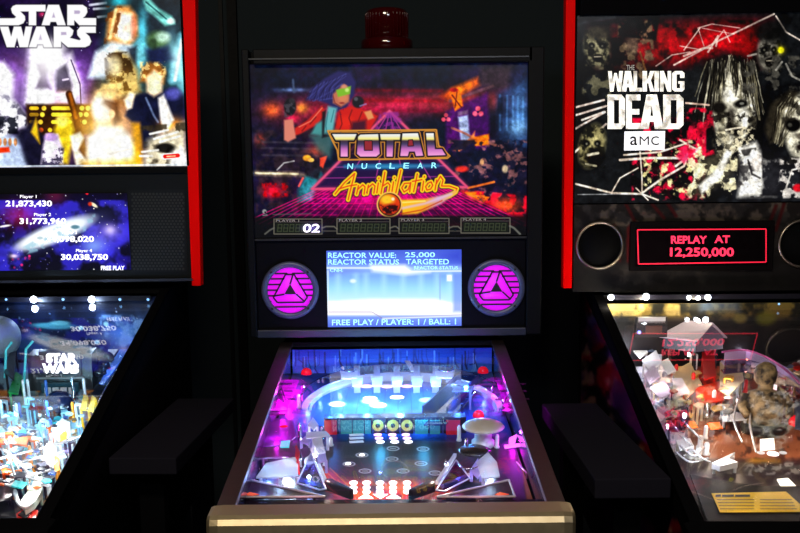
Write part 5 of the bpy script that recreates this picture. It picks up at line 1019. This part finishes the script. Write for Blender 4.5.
def paint_twd_panel(A):
    A.grunge([(570, 195), (1010, 195), (1010, 300), (570, 300)], (92, 84, 78), 16, 3, .5, 5, .9); A.grunge([(600, 200), (1010, 200), (1010, 226), (600, 226)], (170, 150, 130), 12, 5, .5, 6, .8); A.grunge([(570, 195), (1010, 195), (1010, 300), (570, 300)], (30, 26, 26), 9, 7, .52, 7, .8)
    for q in (((626, 204), (636, 224)), ((652, 204), (664, 218)), ((668, 204), (676, 216)), ((776, 206), (770, 222)), ((784, 204), (776, 230)), ((614, 226), (620, 262)), ((630, 226), (628, 262)), ((632, 226), (640, 224)), ((628, 240), (630, 258))): A.line(q, 3.4, (120, 14, 18), .85, 2)
    A.line([(628, 228), (628, 262)], 2.4, (150, 20, 30), .9, 1.5); A.grunge([(570, 262), (1010, 262), (1010, 300), (570, 300)], (40, 38, 38), 20, 9, .4, 5, .8)
    for x0, x1, y in ((642, 680, 270), (706, 764, 268), (640, 700, 227), (720, 764, 224)): A.line([(x0, y), (x1, y - .6)], 2.6, (150, 136, 112), .8, 1.4)
    A.img *= .5

def paint_twd_pf(A):
    A.grunge([(580, 290), (1100, 290), (1100, 540), (580, 540)], (40, 36, 40), 14, 3, .5, 6, .9)
    A.poly([(626, 340), (668, 340), (700, 410), (690, 452), (648, 452)], (206, 204, 214), .95, 8); A.grunge([(600, 320), (670, 320), (710, 440), (640, 452)], (90, 88, 104), 8, 5, .55, 8, .8)
    A.poly([(672, 368), (724, 364), (730, 402), (690, 410)], (226, 60, 36), .9, 5); A.poly([(668, 366), (688, 360), (700, 388), (686, 396)], (236, 206, 110), .95, 3); A.poly([(716, 372), (760, 356), (800, 366), (800, 392), (724, 402)], (196, 180, 120), .9, 5); A.grunge([(670, 356), (810, 356), (810, 410), (670, 410)], (120, 30, 24), 8, 7, .58, 8, .8); A.grunge([(700, 356), (810, 356), (810, 410), (700, 410)], (40, 44, 30), 7, 9, .58, 8, .8)
    A.poly([(690, 416), (810, 412), (830, 462), (690, 462)], (156, 92, 60), .96, 6); A.grunge([(680, 410), (830, 410), (830, 464), (680, 464)], (60, 30, 24), 11, 11, .54, 9, .85)
    A.poly([(738, 466), (752, 459), (780, 460), (784, 468)], (236, 170, 40), .95, 2)
    A.poly([(664, 462), (860, 460), (880, 533), (690, 533)], (36, 26, 34), .95, 4); A.grunge([(664, 462), (860, 462), (870, 490), (680, 492)], (70, 60, 50), 7, 13, .58, 8, .8); A.line([(745, 470), (800, 467)], 4, (60, 60, 62), .9, 2); A.grunge([(745, 464), (800, 462), (800, 474), (745, 476)], (120, 120, 120), 3, 15, .55, 9, .8)

def paint_twd_back(A):
    A.grad([(560, 280), (1100, 280), (1100, 370), (560, 370)], [(297, (130, 116, 60)), (314, (120, 100, 50)), (322, (40, 36, 34)), (350, (20, 20, 24))], 1, 1)
    A.grunge([(560, 290), (1100, 290), (1100, 330), (560, 330)], (28, 30, 30), 14, 3, .5, 7, .9); A.grunge([(600, 297), (680, 297), (680, 316), (600, 316)], (226, 200, 120), 10, 5, .5, 7, .7); A.ell(766, 318, 10, 7, (110, 110, 40), .8, .7); A.ell(740, 318, 7, 5, (130, 120, 60), .8, .7); A.poly([(700, 296), (740, 296), (740, 312), (700, 312)], (90, 110, 140), .6, 4)

TWD = dict(z0=0.780, z1=0.985, yr=1.07, n=(460, 400), base=(30, 28, 32), paint=paint_twd_pf, back=paint_twd_back, board=mat('dark_inner_board', (14, 16, 24), .3))
AR = radians(-2.1385); gwR = 0.262
Rm = machine('right pinball machine with grim grey faces on the backglass and a red dot score display', (0.4968 + gwR * cos(AR), 1.72 + gwR * sin(AR)), AR, gwR, 1.145, 0.863, 1.144, 0.022, BLACKG, BLACK, BLACKG, TWD,
             dict(y0=1.13, x0=-0.338, x1=0.352, z0=1.166, z1=1.945, d=0.24, m=BLACK), GLASS)
r = Rm.root; y0 = 1.13; wl = lambda x, y, dy=0.0: Rm.wall(x, y, y0 - dy)
xl_ = wl(575, 120)[0] + .002; xr_ = xl_ + .672; zt_ = wl(680, 14)[2]; zb_ = wl(680, 202.5)[2]
bg = art_panel('backglass', Rm, (xl_, y0, zt_), (xr_, y0, zt_), (xl_, y0, zb_), 720, 430, .02, paint_twd, art_mat('backlit_glass_art', 1.0), r, (10, 10, 12))
fm = MB(); fm.box((0.007, y0 + .006, (zt_ + 1.945) / 2), (.69, .04, 1.945 - zt_)); fm.box((xr_ + .006, y0 + .006, (zt_ + 1.17) / 2), (.014, .04, zt_ - 1.17)); fm.build('backglass_frame', BLACKG, r, .002)
lt = MB(); GR = mat('grimy_white_print', (246, 244, 232), emit=1.0)
n_ = GR.node_tree; b_ = n_.nodes['Principled BSDF']; tn = n_.nodes.new('ShaderNodeTexNoise'); tn.inputs['Scale'].default_value = 38; tn.inputs['Detail'].default_value = 8; tcn = n_.nodes.new('ShaderNodeTexCoord'); cr = n_.nodes.new('ShaderNodeValToRGB')
cr.color_ramp.elements[0].position = .36; cr.color_ramp.elements[0].color = (.10, .09, .06, 1); cr.color_ramp.elements[1].position = .5; cr.color_ramp.elements[1].color = (.92, .9, .8, 1)
n_.links.new(tcn.outputs['Object'], tn.inputs['Vector']); n_.links.new(tn.outputs['Fac'], cr.inputs['Fac']); n_.links.new(cr.outputs['Color'], b_.inputs['Emission Color'])
bx_ = lambda t, xs, y0_, y1, bo: [block_px(lt, Rm, y0, ch, xa, y0_, xb, y1) for ch, xa, xb in zip(t, xs[0], xs[1])]
bx_('WALKING', ([608, 621.5, 633.5, 642.5, 654.5, 660, 672.2], [623, 634.5, 642, 654.5, 659, 671.2, 684.5]), 71, 91.5, .05)
bx_('DEAD', ([607.5, 626, 640, 663.2], [625, 640.5, 663.5, 683.5]), 94.5, 129, .06)
lt.build('title_lettering', GR, bg, fix=False)
lt = MB(); text_px(lt, Rm, y0, 'THE', 626.5, 65, 634.5, 70, -.0); lt.build('small_title_lettering', mat('grey_print', (150, 148, 140), emit=1.0), bg, fix=False)
p, q = wl(624.5, 131.5, .001), wl(664.5, 150, .001); MB().box(((p[0] + q[0]) / 2, p[1], (p[2] + q[2]) / 2), (q[0] - p[0], .001, p[2] - q[2])).build('white_logo_plate', mat('lit_white_plate', (244, 244, 246), emit=1.0), bg)
lt = MB(); text_px(lt, Rm, y0 - .001, 'a', 630, 136.3, 637.5, 145.3, .01); text_px(lt, Rm, y0 - .001, 'M', 639.5, 136.3, 649, 145, 0); text_px(lt, Rm, y0 - .001, 'C', 651, 136.2, 659, 145.2, .01); lt.build('logo_lettering', mat('black_print', (24, 24, 28), .5), bg, fix=False)
a0, a1, b0_, b1_ = wl(565.4, 0), wl(575, 0), wl(562.6, 288), wl(571.2, 288)
k_ = (1.935 - b0_[2]) / (a0[2] - b0_[2]); tx0, tx1 = b0_[0] + (a0[0] - b0_[0]) * k_, b1_[0] + (a1[0] - b1_[0]) * k_
MB().prism([(tx0, y0 - .012, 1.935), (tx1, y0 - .012, 1.935), (b1_[0], y0 - .012, b1_[2]), (b0_[0], y0 - .012, b0_[2])], (0, .05, 0)).build('red_edge_trim', REDV, r, .0015)
sz1, sz0 = zb_ - .003, wl(690, 291)[2]
art_panel('speaker_panel', Rm, (xl_, y0, sz1), (xr_, y0, sz1), (xl_, y0, sz0), 420, 110, .024, paint_twd_panel, art_mat('printed_speaker_panel', 0, .6), r, (58, 54, 54))
# score display with red border
p, q = wl(630, 221.5), wl(771.5, 270); bz = MB(); bz.box(((p[0] + q[0]) / 2, y0 - .004, (p[2] + q[2]) / 2), (q[0] - p[0], .012, p[2] - q[2])); bz.build('display_bezel', mat('dark_bezel', (10, 7, 8), .5, spec=.05), r, .002)
p, q = wl(636, 228, .011), wl(767.5, 265, .011); dsp = MB().box(((p[0] + q[0]) / 2, p[1], (p[2] + q[2]) / 2), (q[0] - p[0], .002, p[2] - q[2])).build('display_screen', mat('dark_display', (7, 2, 4), .2), r)
RL = mat('red_display_dots', (255, 46, 84), emit=1.15); ln = MB(); cs = [wl(x, y, .0125) for x, y in ((637.5, 229.8), (766, 229), (766, 262), (638.5, 264))]
for k in range(4):
    u, v = cs[k], cs[(k + 1) % 4]; d = (v - u) / np.linalg.norm(v - u); n2 = np.array([-d[2], 0, d[0]]) * .0014; ln.prism([u - n2, v - n2, v + n2, u + n2], (0, -.0004, 0))
ln.build('red_border', mat('red_display_border', (232, 26, 58), emit=1.0), dsp)
lt = MB(); text_px(lt, Rm, y0 - .012, 'REPLAY', 671, 235.8, 707, 243.6, .03); text_px(lt, Rm, y0 - .012, 'AT', 714.5, 235.4, 730, 243, .03); text_px(lt, Rm, y0 - .012, '12,250,000', 670, 247.5, 734, 258, .03); lt.build('lettering', RL, dsp, fix=False)
def ring_speaker(px, py):
    o = wl(px, py, .002); s_ = MB().lathe([(.061, -.004), (.0625, .004), (.0605, .008), (.056, .009), (.0545, .004), (.0545, -.004)], o, (0, -1, 0), 48).build('speaker_ring', mat('satin_ring', (150, 138, 124), .35, 1.0), r)
    MB().lathe([(0, 0.001), (.0545, 0.001), (.0545, -.002), (0, -.002)], o, (0, -1, 0), 40).build('speaker_mesh', mat('speaker_cloth', (8, 8, 9), .8, spec=.05), s_)
ring_speaker(599.5, 245.5); ring_speaker(802, 243.5)
# side art on the cabinet: red and bone streaks on black
def paint_side(A):
    A.grunge([(560, 290), (720, 290), (720, 533), (560, 533)], (110, 12, 20), 16, 3, .56, 8, .9); A.grunge([(560, 290), (720, 290), (720, 533), (560, 533)], (140, 110, 90), 10, 5, .64, 9, .8); A.grunge([(560, 290), (720, 290), (720, 533), (560, 533)], (40, 24, 70), 14, 7, .58, 7, .7)
xs_ = -(gwR + .022) - .0012; sd = Rm
art_panel('side_art', Rm, (xs_, 1.38, 1.145), (xs_, 0.0, 0.85), (xs_, 1.38, 0.815), 160, 60, .0006, paint_side, art_mat('printed_side_art', 0, .4), r, (8, 8, 10))
# ---------------- playfield
yb_ = 1.06
MB().box((0, 1.066, Rm.wall(660, 297, 1.066)[2]), (.5, .012, .012)).build('light_rail', DKP, r)
for x, y, rr, m_ in ((611, 297.5, .0075, LED), (646, 296.8, .0085, LED), (689, 297.8, .0055, LED), (698, 298, .0055, LED), (708, 297.5, .0075, LED), (779, 304, .003, LEDs)): spot_bulb(Rm, x, y, yb_ - .004, m_, rr)
# little dark screen board at the left rear
p = Rm.wall(651, 327, .99); bd = MB().box((p[0], p[1], p[2]), (.078, .012, .05)).build('small_screen_board', DKP, r); MB().box((p[0], p[1] - .008, p[2] + .02), (.066, .004, .010)).build('white_strip', WHITEP, bd)
MB().lathe([(0, .002), (.004, .002), (.004, -.002), (0, -.002)], (p[0] - .03, p[1] - .008, p[2] - .012), (0, -1, 0), 10).build('blue_led', mat('blue_led', (120, 130, 255), emit=5.0), bd); MB().box((p[0] + .006, p[1] - .007, p[2] - .006), (.04, .003, .02)).build('board_print', mat('brown_print', (96, 60, 50), .4), bd)
wallstrip(Rm, 'board_stand', [(640, 346), (664, 345)], .05, DKP, .01)
# house-shaped clear prison tower
p = Rm.pf(692, 368); w2, dd, hh = .05, .05, .034; aT = radians(38); zb2 = p[2] + .05
rot = lambda x, y, z: (p[0] + x * cos(aT) - y * sin(aT), p[1] + x * sin(aT) + y * cos(aT), z)
hb = MB().hexa([rot(-w2, -dd, zb2), rot(w2, -dd, zb2), rot(w2, dd, zb2), rot(-w2, dd, zb2), rot(-w2, -dd, zb2 + hh), rot(w2, -dd, zb2 + hh), rot(w2, dd, zb2 + hh), rot(-w2, dd, zb2 + hh)])
HO = hb.build('toy_tower', pane('smoky_clear_plastic', (150, 150, 165), 1, .2), r)
zt2 = zb2 + hh; rf = MB()
for s in (-1, 1): rf.prism([rot(0, -dd * 1.2, zt2 + .036), rot(s * w2 * 1.15, -dd * 1.2, zt2 - .004), rot(s * w2 * 1.15, dd * 1.2, zt2 - .004), rot(0, dd * 1.2, zt2 + .036)], (0, 0, -.003))
rf.build('tower_roof', lit_plastic('pale_roof', (226, 216, 228), .3), HO)
MB().prism([rot(-w2, -dd - .002, zb2), rot(w2, -dd - .002, zb2), rot(w2, -dd - .002, zt2), rot(0, -dd - .002, zt2 + .03), rot(-w2, -dd - .002, zt2)], (0.002, .003, 0)).build('tower_front', mat('grey_tower_front', (110, 108, 124), .4), HO)
MB().prism([rot(-w2 - .002, -dd, zb2), rot(-w2 - .002, dd, zb2), rot(-w2 - .002, dd, zt2), rot(-w2 - .002, -dd, zt2)], (0.002, .0, 0)).build('tower_side', mat('grey_tower_side', (70, 70, 82), .4), HO)
for sx, sy in ((-1, -1), (1, -1), (-1, 1), (1, 1)):
    q_ = rot(sx * w2 * .8, sy * dd * .8, 0); MB().box((q_[0], q_[1], (p[2] + zb2) / 2), (.006, .006, zb2 - p[2])).build('tower_leg', DKP, HO)
lampx(Rm, 690, 345, .14, (255, 245, 250), .12); lampx(Rm, 740, 350, .04, (250, 235, 255), .15)
# clear arched ramp from the tower to the right
for k, hgt, nm in ((0, .10, 'clear_ramp'), (1, .085, 'clear_ramp')):
    Q = [(724, 346 + k * 9), (745, 344 + k * 9), (765, 350 + k * 9), (785, 362 + k * 9), (806, 380 + k * 8), (826, 402 + k * 6)]
    b = MB(); P = [Rm.pf(x, y + 18, .07) for x, y in Q]; wv = Rm.pfn * .03
    for i in range(len(P) - 1):
        o_ = np.array([0, .03 - k * .0, .004]); b.prism([P[i], P[i + 1], P[i + 1] + o_, P[i] + o_], (0, 0, -.003)); b.prism([P[i], P[i + 1], P[i + 1] + wv, P[i] + wv], (0, .003, 0))
    b.build(nm, lit_plastic('milky_lilac_ramp', (196, 188, 216)) if k == 0 else pane('violet_clear_ramp', (214, 206, 236), 1, .42), r)
wire(Rm, 'ramp_edge', [(722, 352, .105), (745, 350, .105), (768, 358, .105), (788, 372, .10), (808, 392, .10)], mat('pink_wire', (230, 120, 190), .2, .4), .0025)
# brown bust toy
pb = Rm.pf(763, 432); ZB = mat('mud_brown_toy', (136, 104, 66), .6, noise=(40, .2)); bt = MB()
bt.lathe([(0, 0), (.046, .0), (.05, .012), (.046, .02), (0, .02)], pb, (0, 0, 1), 24); bo_ = bt.build('toy_base', mat('black_ring_base', (26, 26, 30), .4), r)
bt = MB(); bt.lathe([(0, .02), (.036, .02), (.040, .05), (.044, .075), (.034, .088), (.016, .094), (.014, .102), (.022, .112), (.025, .128), (.020, .144), (.008, .152), (0, .153)], pb, (0, 0, 1), 20)
for s in (-1, 1): bt.tube([(pb[0] + s * .038, pb[1], pb[2] + .08), (pb[0] + s * .052, pb[1] - .012, pb[2] + .058), (pb[0] + s * .044, pb[1] - .032, pb[2] + .04)], [.012, .010, .008], 8)
nz = ZB.node_tree; tz = nz.nodes.new('ShaderNodeTexNoise'); tz.inputs['Scale'].default_value = 55; tz.inputs['Detail'].default_value = 6; tk = nz.nodes.new('ShaderNodeTexCoord'); rz = nz.nodes.new('ShaderNodeValToRGB')
rz.color_ramp.elements[0].position = .38; rz.color_ramp.elements[0].color = (.02, .012, .008, 1); rz.color_ramp.elements[1].position = .62; rz.color_ramp.elements[1].color = (.36, .25, .12, 1)
nz.links.new(tk.outputs['Object'], tz.inputs['Vector']); nz.links.new(tz.outputs['Fac'], rz.inputs['Fac']); nz.links.new(rz.outputs['Color'], nz.nodes['Principled BSDF'].inputs['Base Color'])
bt.build('brown_bust', ZB, r)
# plates and scraps
cl = [WHITEP, lit_plastic('bone_plastic', (226, 214, 180), .35), lit_plastic('red_plastic', (206, 40, 30), .3), mat('dark_red_plastic', (110, 16, 20), .3), DKP, mat('brown_plastic', (120, 76, 46), .4), mat('ochre_plastic', (210, 160, 60), .35), mat('slate_plastic', (70, 84, 110), .3), ACRYL, WHITEP]
for q, h, m_ in (([(630, 347), (643, 342), (648, 352), (640, 358)], .04, WHITEP), ([(642, 360), (656, 350), (662, 362), (650, 372)], .045, LWP), ([(652, 344), (662, 346), (662, 356), (654, 354)], .03, LWP), ([(644, 374), (654, 364), (660, 376), (650, 384)], .045, lit_plastic('lilac_white_plastic', (226, 214, 232), .3)), ([(660, 362), (668, 358), (676, 370), (668, 374)], .04, WHITEP), ([(650, 388), (664, 380), (672, 392), (660, 398)], .05, lit_plastic('lilac_white_plastic', (226, 214, 232), .3)), ([(672, 378), (682, 378), (690, 392), (676, 396)], .04, LWP), ([(622, 335), (640, 334), (644, 345), (630, 346)], .03, ACRYL), ([(652, 404), (668, 398), (690, 402), (688, 414), (668, 418)], .05, ACRYL), ([(664, 412), (688, 404), (690, 420), (684, 432), (668, 430)], .055, pane('violet_clear_ramp')),
                 ([(672, 372), (690, 362), (702, 384), (686, 398)], .03, lit_plastic('bone_plastic', (226, 214, 180), .35)), ([(702, 352), (714, 350), (716, 376), (704, 380)], .05, lit_plastic('red_plastic', (206, 40, 30), .3)), ([(694, 388), (722, 380), (724, 400), (700, 404)], .03, lit_plastic('orange_red_plastic', (236, 70, 30), .3)), ([(720, 362), (738, 352), (744, 380), (728, 396), (720, 390)], .04, lit_plastic('bone_plastic', (226, 214, 180), .35)),
                 ([(722, 414), (746, 411), (748, 419), (722, 421)], .03, WHITEP), ([(796, 398), (806, 396), (808, 430), (795, 428)], .05, mat('slate_plastic', (70, 84, 110), .3)), ([(734, 404), (752, 398), (754, 408), (738, 412)], .04, ACRYL), ([(790, 384), (804, 382), (804, 392), (790, 396)], .06, lit_plastic('bone_plastic', (226, 214, 180), .35))):
    plate(Rm, 'plastic_piece', q, h, m_)
rs = random.Random(23)
for k in range(84):
    v_ = rs.random(); y = 340 + v_ * 76; xm = 624 + (y - 340) * .49 + 6; x = xm + rs.random() * (815 - xm); sz = 3.2 + v_ * 3.6; a = rs.uniform(0, pi); n_ = rs.choice((3, 4, 5))
    if 742 < x < 786 and y < 432: continue
    if x < 690: sz *= .8
    plate(Rm, 'plastic_scrap', [(max(x + sz * cos(a + 2 * pi * j / n_) * rs.uniform(.7, 1.5), xm - 4), y + sz * .45 * sin(a + 2 * pi * j / n_)) for j in range(n_)], rs.uniform(.02, .055), rs.choice(cl), .003, rs.random() < .5)
for k in range(24):
    y = rs.uniform(345, 440); xm = 630 + (y - 340) * .49 + 6; post(Rm, rs.uniform(xm, 800), y, rs.uniform(.03, .05), rs.choice([WHITEP, CHROME, ACRYL, mat('red_post', (220, 30, 30), .3)]), .0045)
for x, y in ((690, 425), (715, 426)): plate(Rm, 'orange_arrow', [(x - 8, y - 3), (x + 4, y - 4), (x + 8, y + 2), (x - 4, y + 3)], .012, mat('lit_orange', (255, 110, 20), emit=1.1), .002, False)
for q in ([(760, 439), (774, 438), (775, 449), (760, 450)], [(777, 479), (788, 478), (796, 486), (782, 488)]): plate(Rm, 'white_lit_card', q, .004, mat('lit_white_card', (255, 250, 236), emit=1.3), .002, False)
insert(Rm, 773, 453.5, .012, WIN, .012); insert(Rm, 761, 452.5, .008, DW, .008); insert(Rm, 783, 452.5, .008, DW, .008)
for y in (404, 392): dome(Rm, 'red_cap', 798, y + 20 if y > 400 else y, .02, .018, REDD, .03)
plate(Rm, 'white_flipper', [(712, 463), (726, 456), (735, 452), (729, 458), (738, 462), (720, 466)], .024, WHITEP, .012)
for q in ([(684, 456, .02), (692, 450, .034), (702, 458, .034), (710, 462, .02)], [(680, 446, .03), (694, 456, .035), (704, 448, .03)], [(676, 452, .02), (690, 462, .02), (708, 458, .02)], [(672, 424, .05), (684, 438, .05), (692, 446, .03)], [(682, 420, .05), (694, 432, .05), (702, 440, .03)], [(738, 400, .05), (734, 420, .05), (742, 442, .04)], [(752, 404, .04), (750, 424, .05), (756, 452, .03)]): wire(Rm, 'wire_guide', q, mat('bright_wire', (230, 232, 236), .2, .6), .0024)
for x, y in ((690, 458), (698, 460), (706, 455), (684, 450), (700, 448)): post(Rm, x, y, .028, WHITEP, .006)
for q in ([(636, 344), (640, 352), (644, 350)], [(676, 440), (690, 438), (694, 446), (680, 450)]): plate(Rm, 'plastic_piece', q, .03, WHITEP)
# apron with the yellow instruction card
plate(Rm, 'apron', [(690, 474), (716, 480), (760, 486), (870, 486), (900, 533), (712, 533)], .022, mat('apron_black', (16, 15, 20), .5, spec=.04), .003, False)
yc_ = [(711.5, 493.2), (786, 491.5), (800, 504), (800, 511.5), (720, 512)]
P = [Rm.pf(x, y, .0235) for x, y in yc_]; cd_ = MB().prism(P, -Rm.pfn * .001).build('instruction_card', mat('yellow_card', (255, 210, 20), .5), r)
lt = MB()
for x0, x1 in ((715.5, 721), (722, 734), (735, 750)): lt.add([Rm.pf(x, y, .0242) for x, y in ((x0, 494.6), (x1, 494.4), (x1, 496.8), (x0, 497))], [(0, 1, 2, 3)])
lt.build('card_title', mat('card_ink', (40, 30, 8), .5), cd_, fix=False); lt = MB()
for k in range(4):
    for x0, x1 in ((717 + k, 754), (760, 792 + k * 1.5)):
        P = [Rm.pf(x, y, .0242) for x, y in ((x0, 499 + k * 3.1), (x1, 499 + k * 3.1), (x1, 500 + k * 3.1), (x0, 500 + k * 3.1))]; lt.add(P, [(0, 1, 2, 3)])
lt.build('card_print', mat('card_faint_ink', (150, 118, 20), .5), cd_, fix=False)
for x, y, h, c_, e in ((636, 352, .06, (240, 240, 255), .5), (652, 378, .07, (255, 245, 255), .75), (668, 404, .08, (240, 240, 255), .4), (676, 372, .02, (255, 220, 180), .12), (700, 384, .06, (255, 150, 110), .25), (728, 382, .06, (255, 235, 210), .3), (690, 442, .07, (230, 235, 255), .4), (712, 412, .06, (255, 235, 215), .22), (742, 432, .06, (255, 225, 190), .2), (790, 436, .06, (255, 230, 200), .2), (790, 376, .07, (255, 225, 235), .25), (722, 452, .05, (255, 245, 235), .14), (770, 462, .05, (255, 220, 190), .08), (850, 420, .06, (255, 235, 220), .4), (800, 470, .05, (255, 230, 220), .06), (755, 498, .07, (255, 235, 215), .13), (748, 350, .10, (255, 200, 240), .12)):  # the lamp above the instruction card is added to brighten it
    lampx(Rm, x, y, h, c_, e)
for x, e in ((611, .35), (646, .4), (700, .35)):
    l = lampx(Rm, x, 300, 0, (255, 240, 205), e); l.location = Rm.wall(x, 303, 1.035)
# ================================================================== the two narrow drink tables between the machines
def drink_table(name, label, P, z, th, m):
    """P: four corners (front left, front right, back right, back left) on the floor plan"""
    c = sum(np.array(p) for p in P) / 4
    t = bpy.data.objects.new(name, None); COL.objects.link(t); t.location = (c[0], c[1], 0); t.empty_display_size = .1
    tag(t, label, 'table', 'drink tables between the machines')
    Q = [(p[0] - c[0], p[1] - c[1], z) for p in P]
    MB().prism(Q, (0, 0, -th)).build('tabletop', m, t, .003)
    wx, wy = [max(abs(q[i]) for q in Q) - .02 for i in (0, 1)]
    for sy in (-1, 1):
        MB().box((0, sy * (wy - .06), (z - th) / 2 + .01), (.05, .05, z - th - .02)).build('leg', BLACK, t, .002)
        MB().box((0, sy * (wy - .06), .01), (wx * 1.9, .09, .02)).build('foot', BLACK, t, .003)
    return t
TT = mat('black_laminate', (30, 29, 37), .6, spec=0.0)
drink_table('drink_table', 'narrow black drink table beside the left pinball machine', [(-.566, 2.102), (-.432, 2.095), (-.419, 2.79), (-.566, 2.795)], .90, .034, TT)
drink_table('drink_table', 'narrow black drink table against the right pinball machine', [(.337, 1.83), (.468, 1.83), (.474, 2.58), (.345, 2.58)], .915, .036, TT)
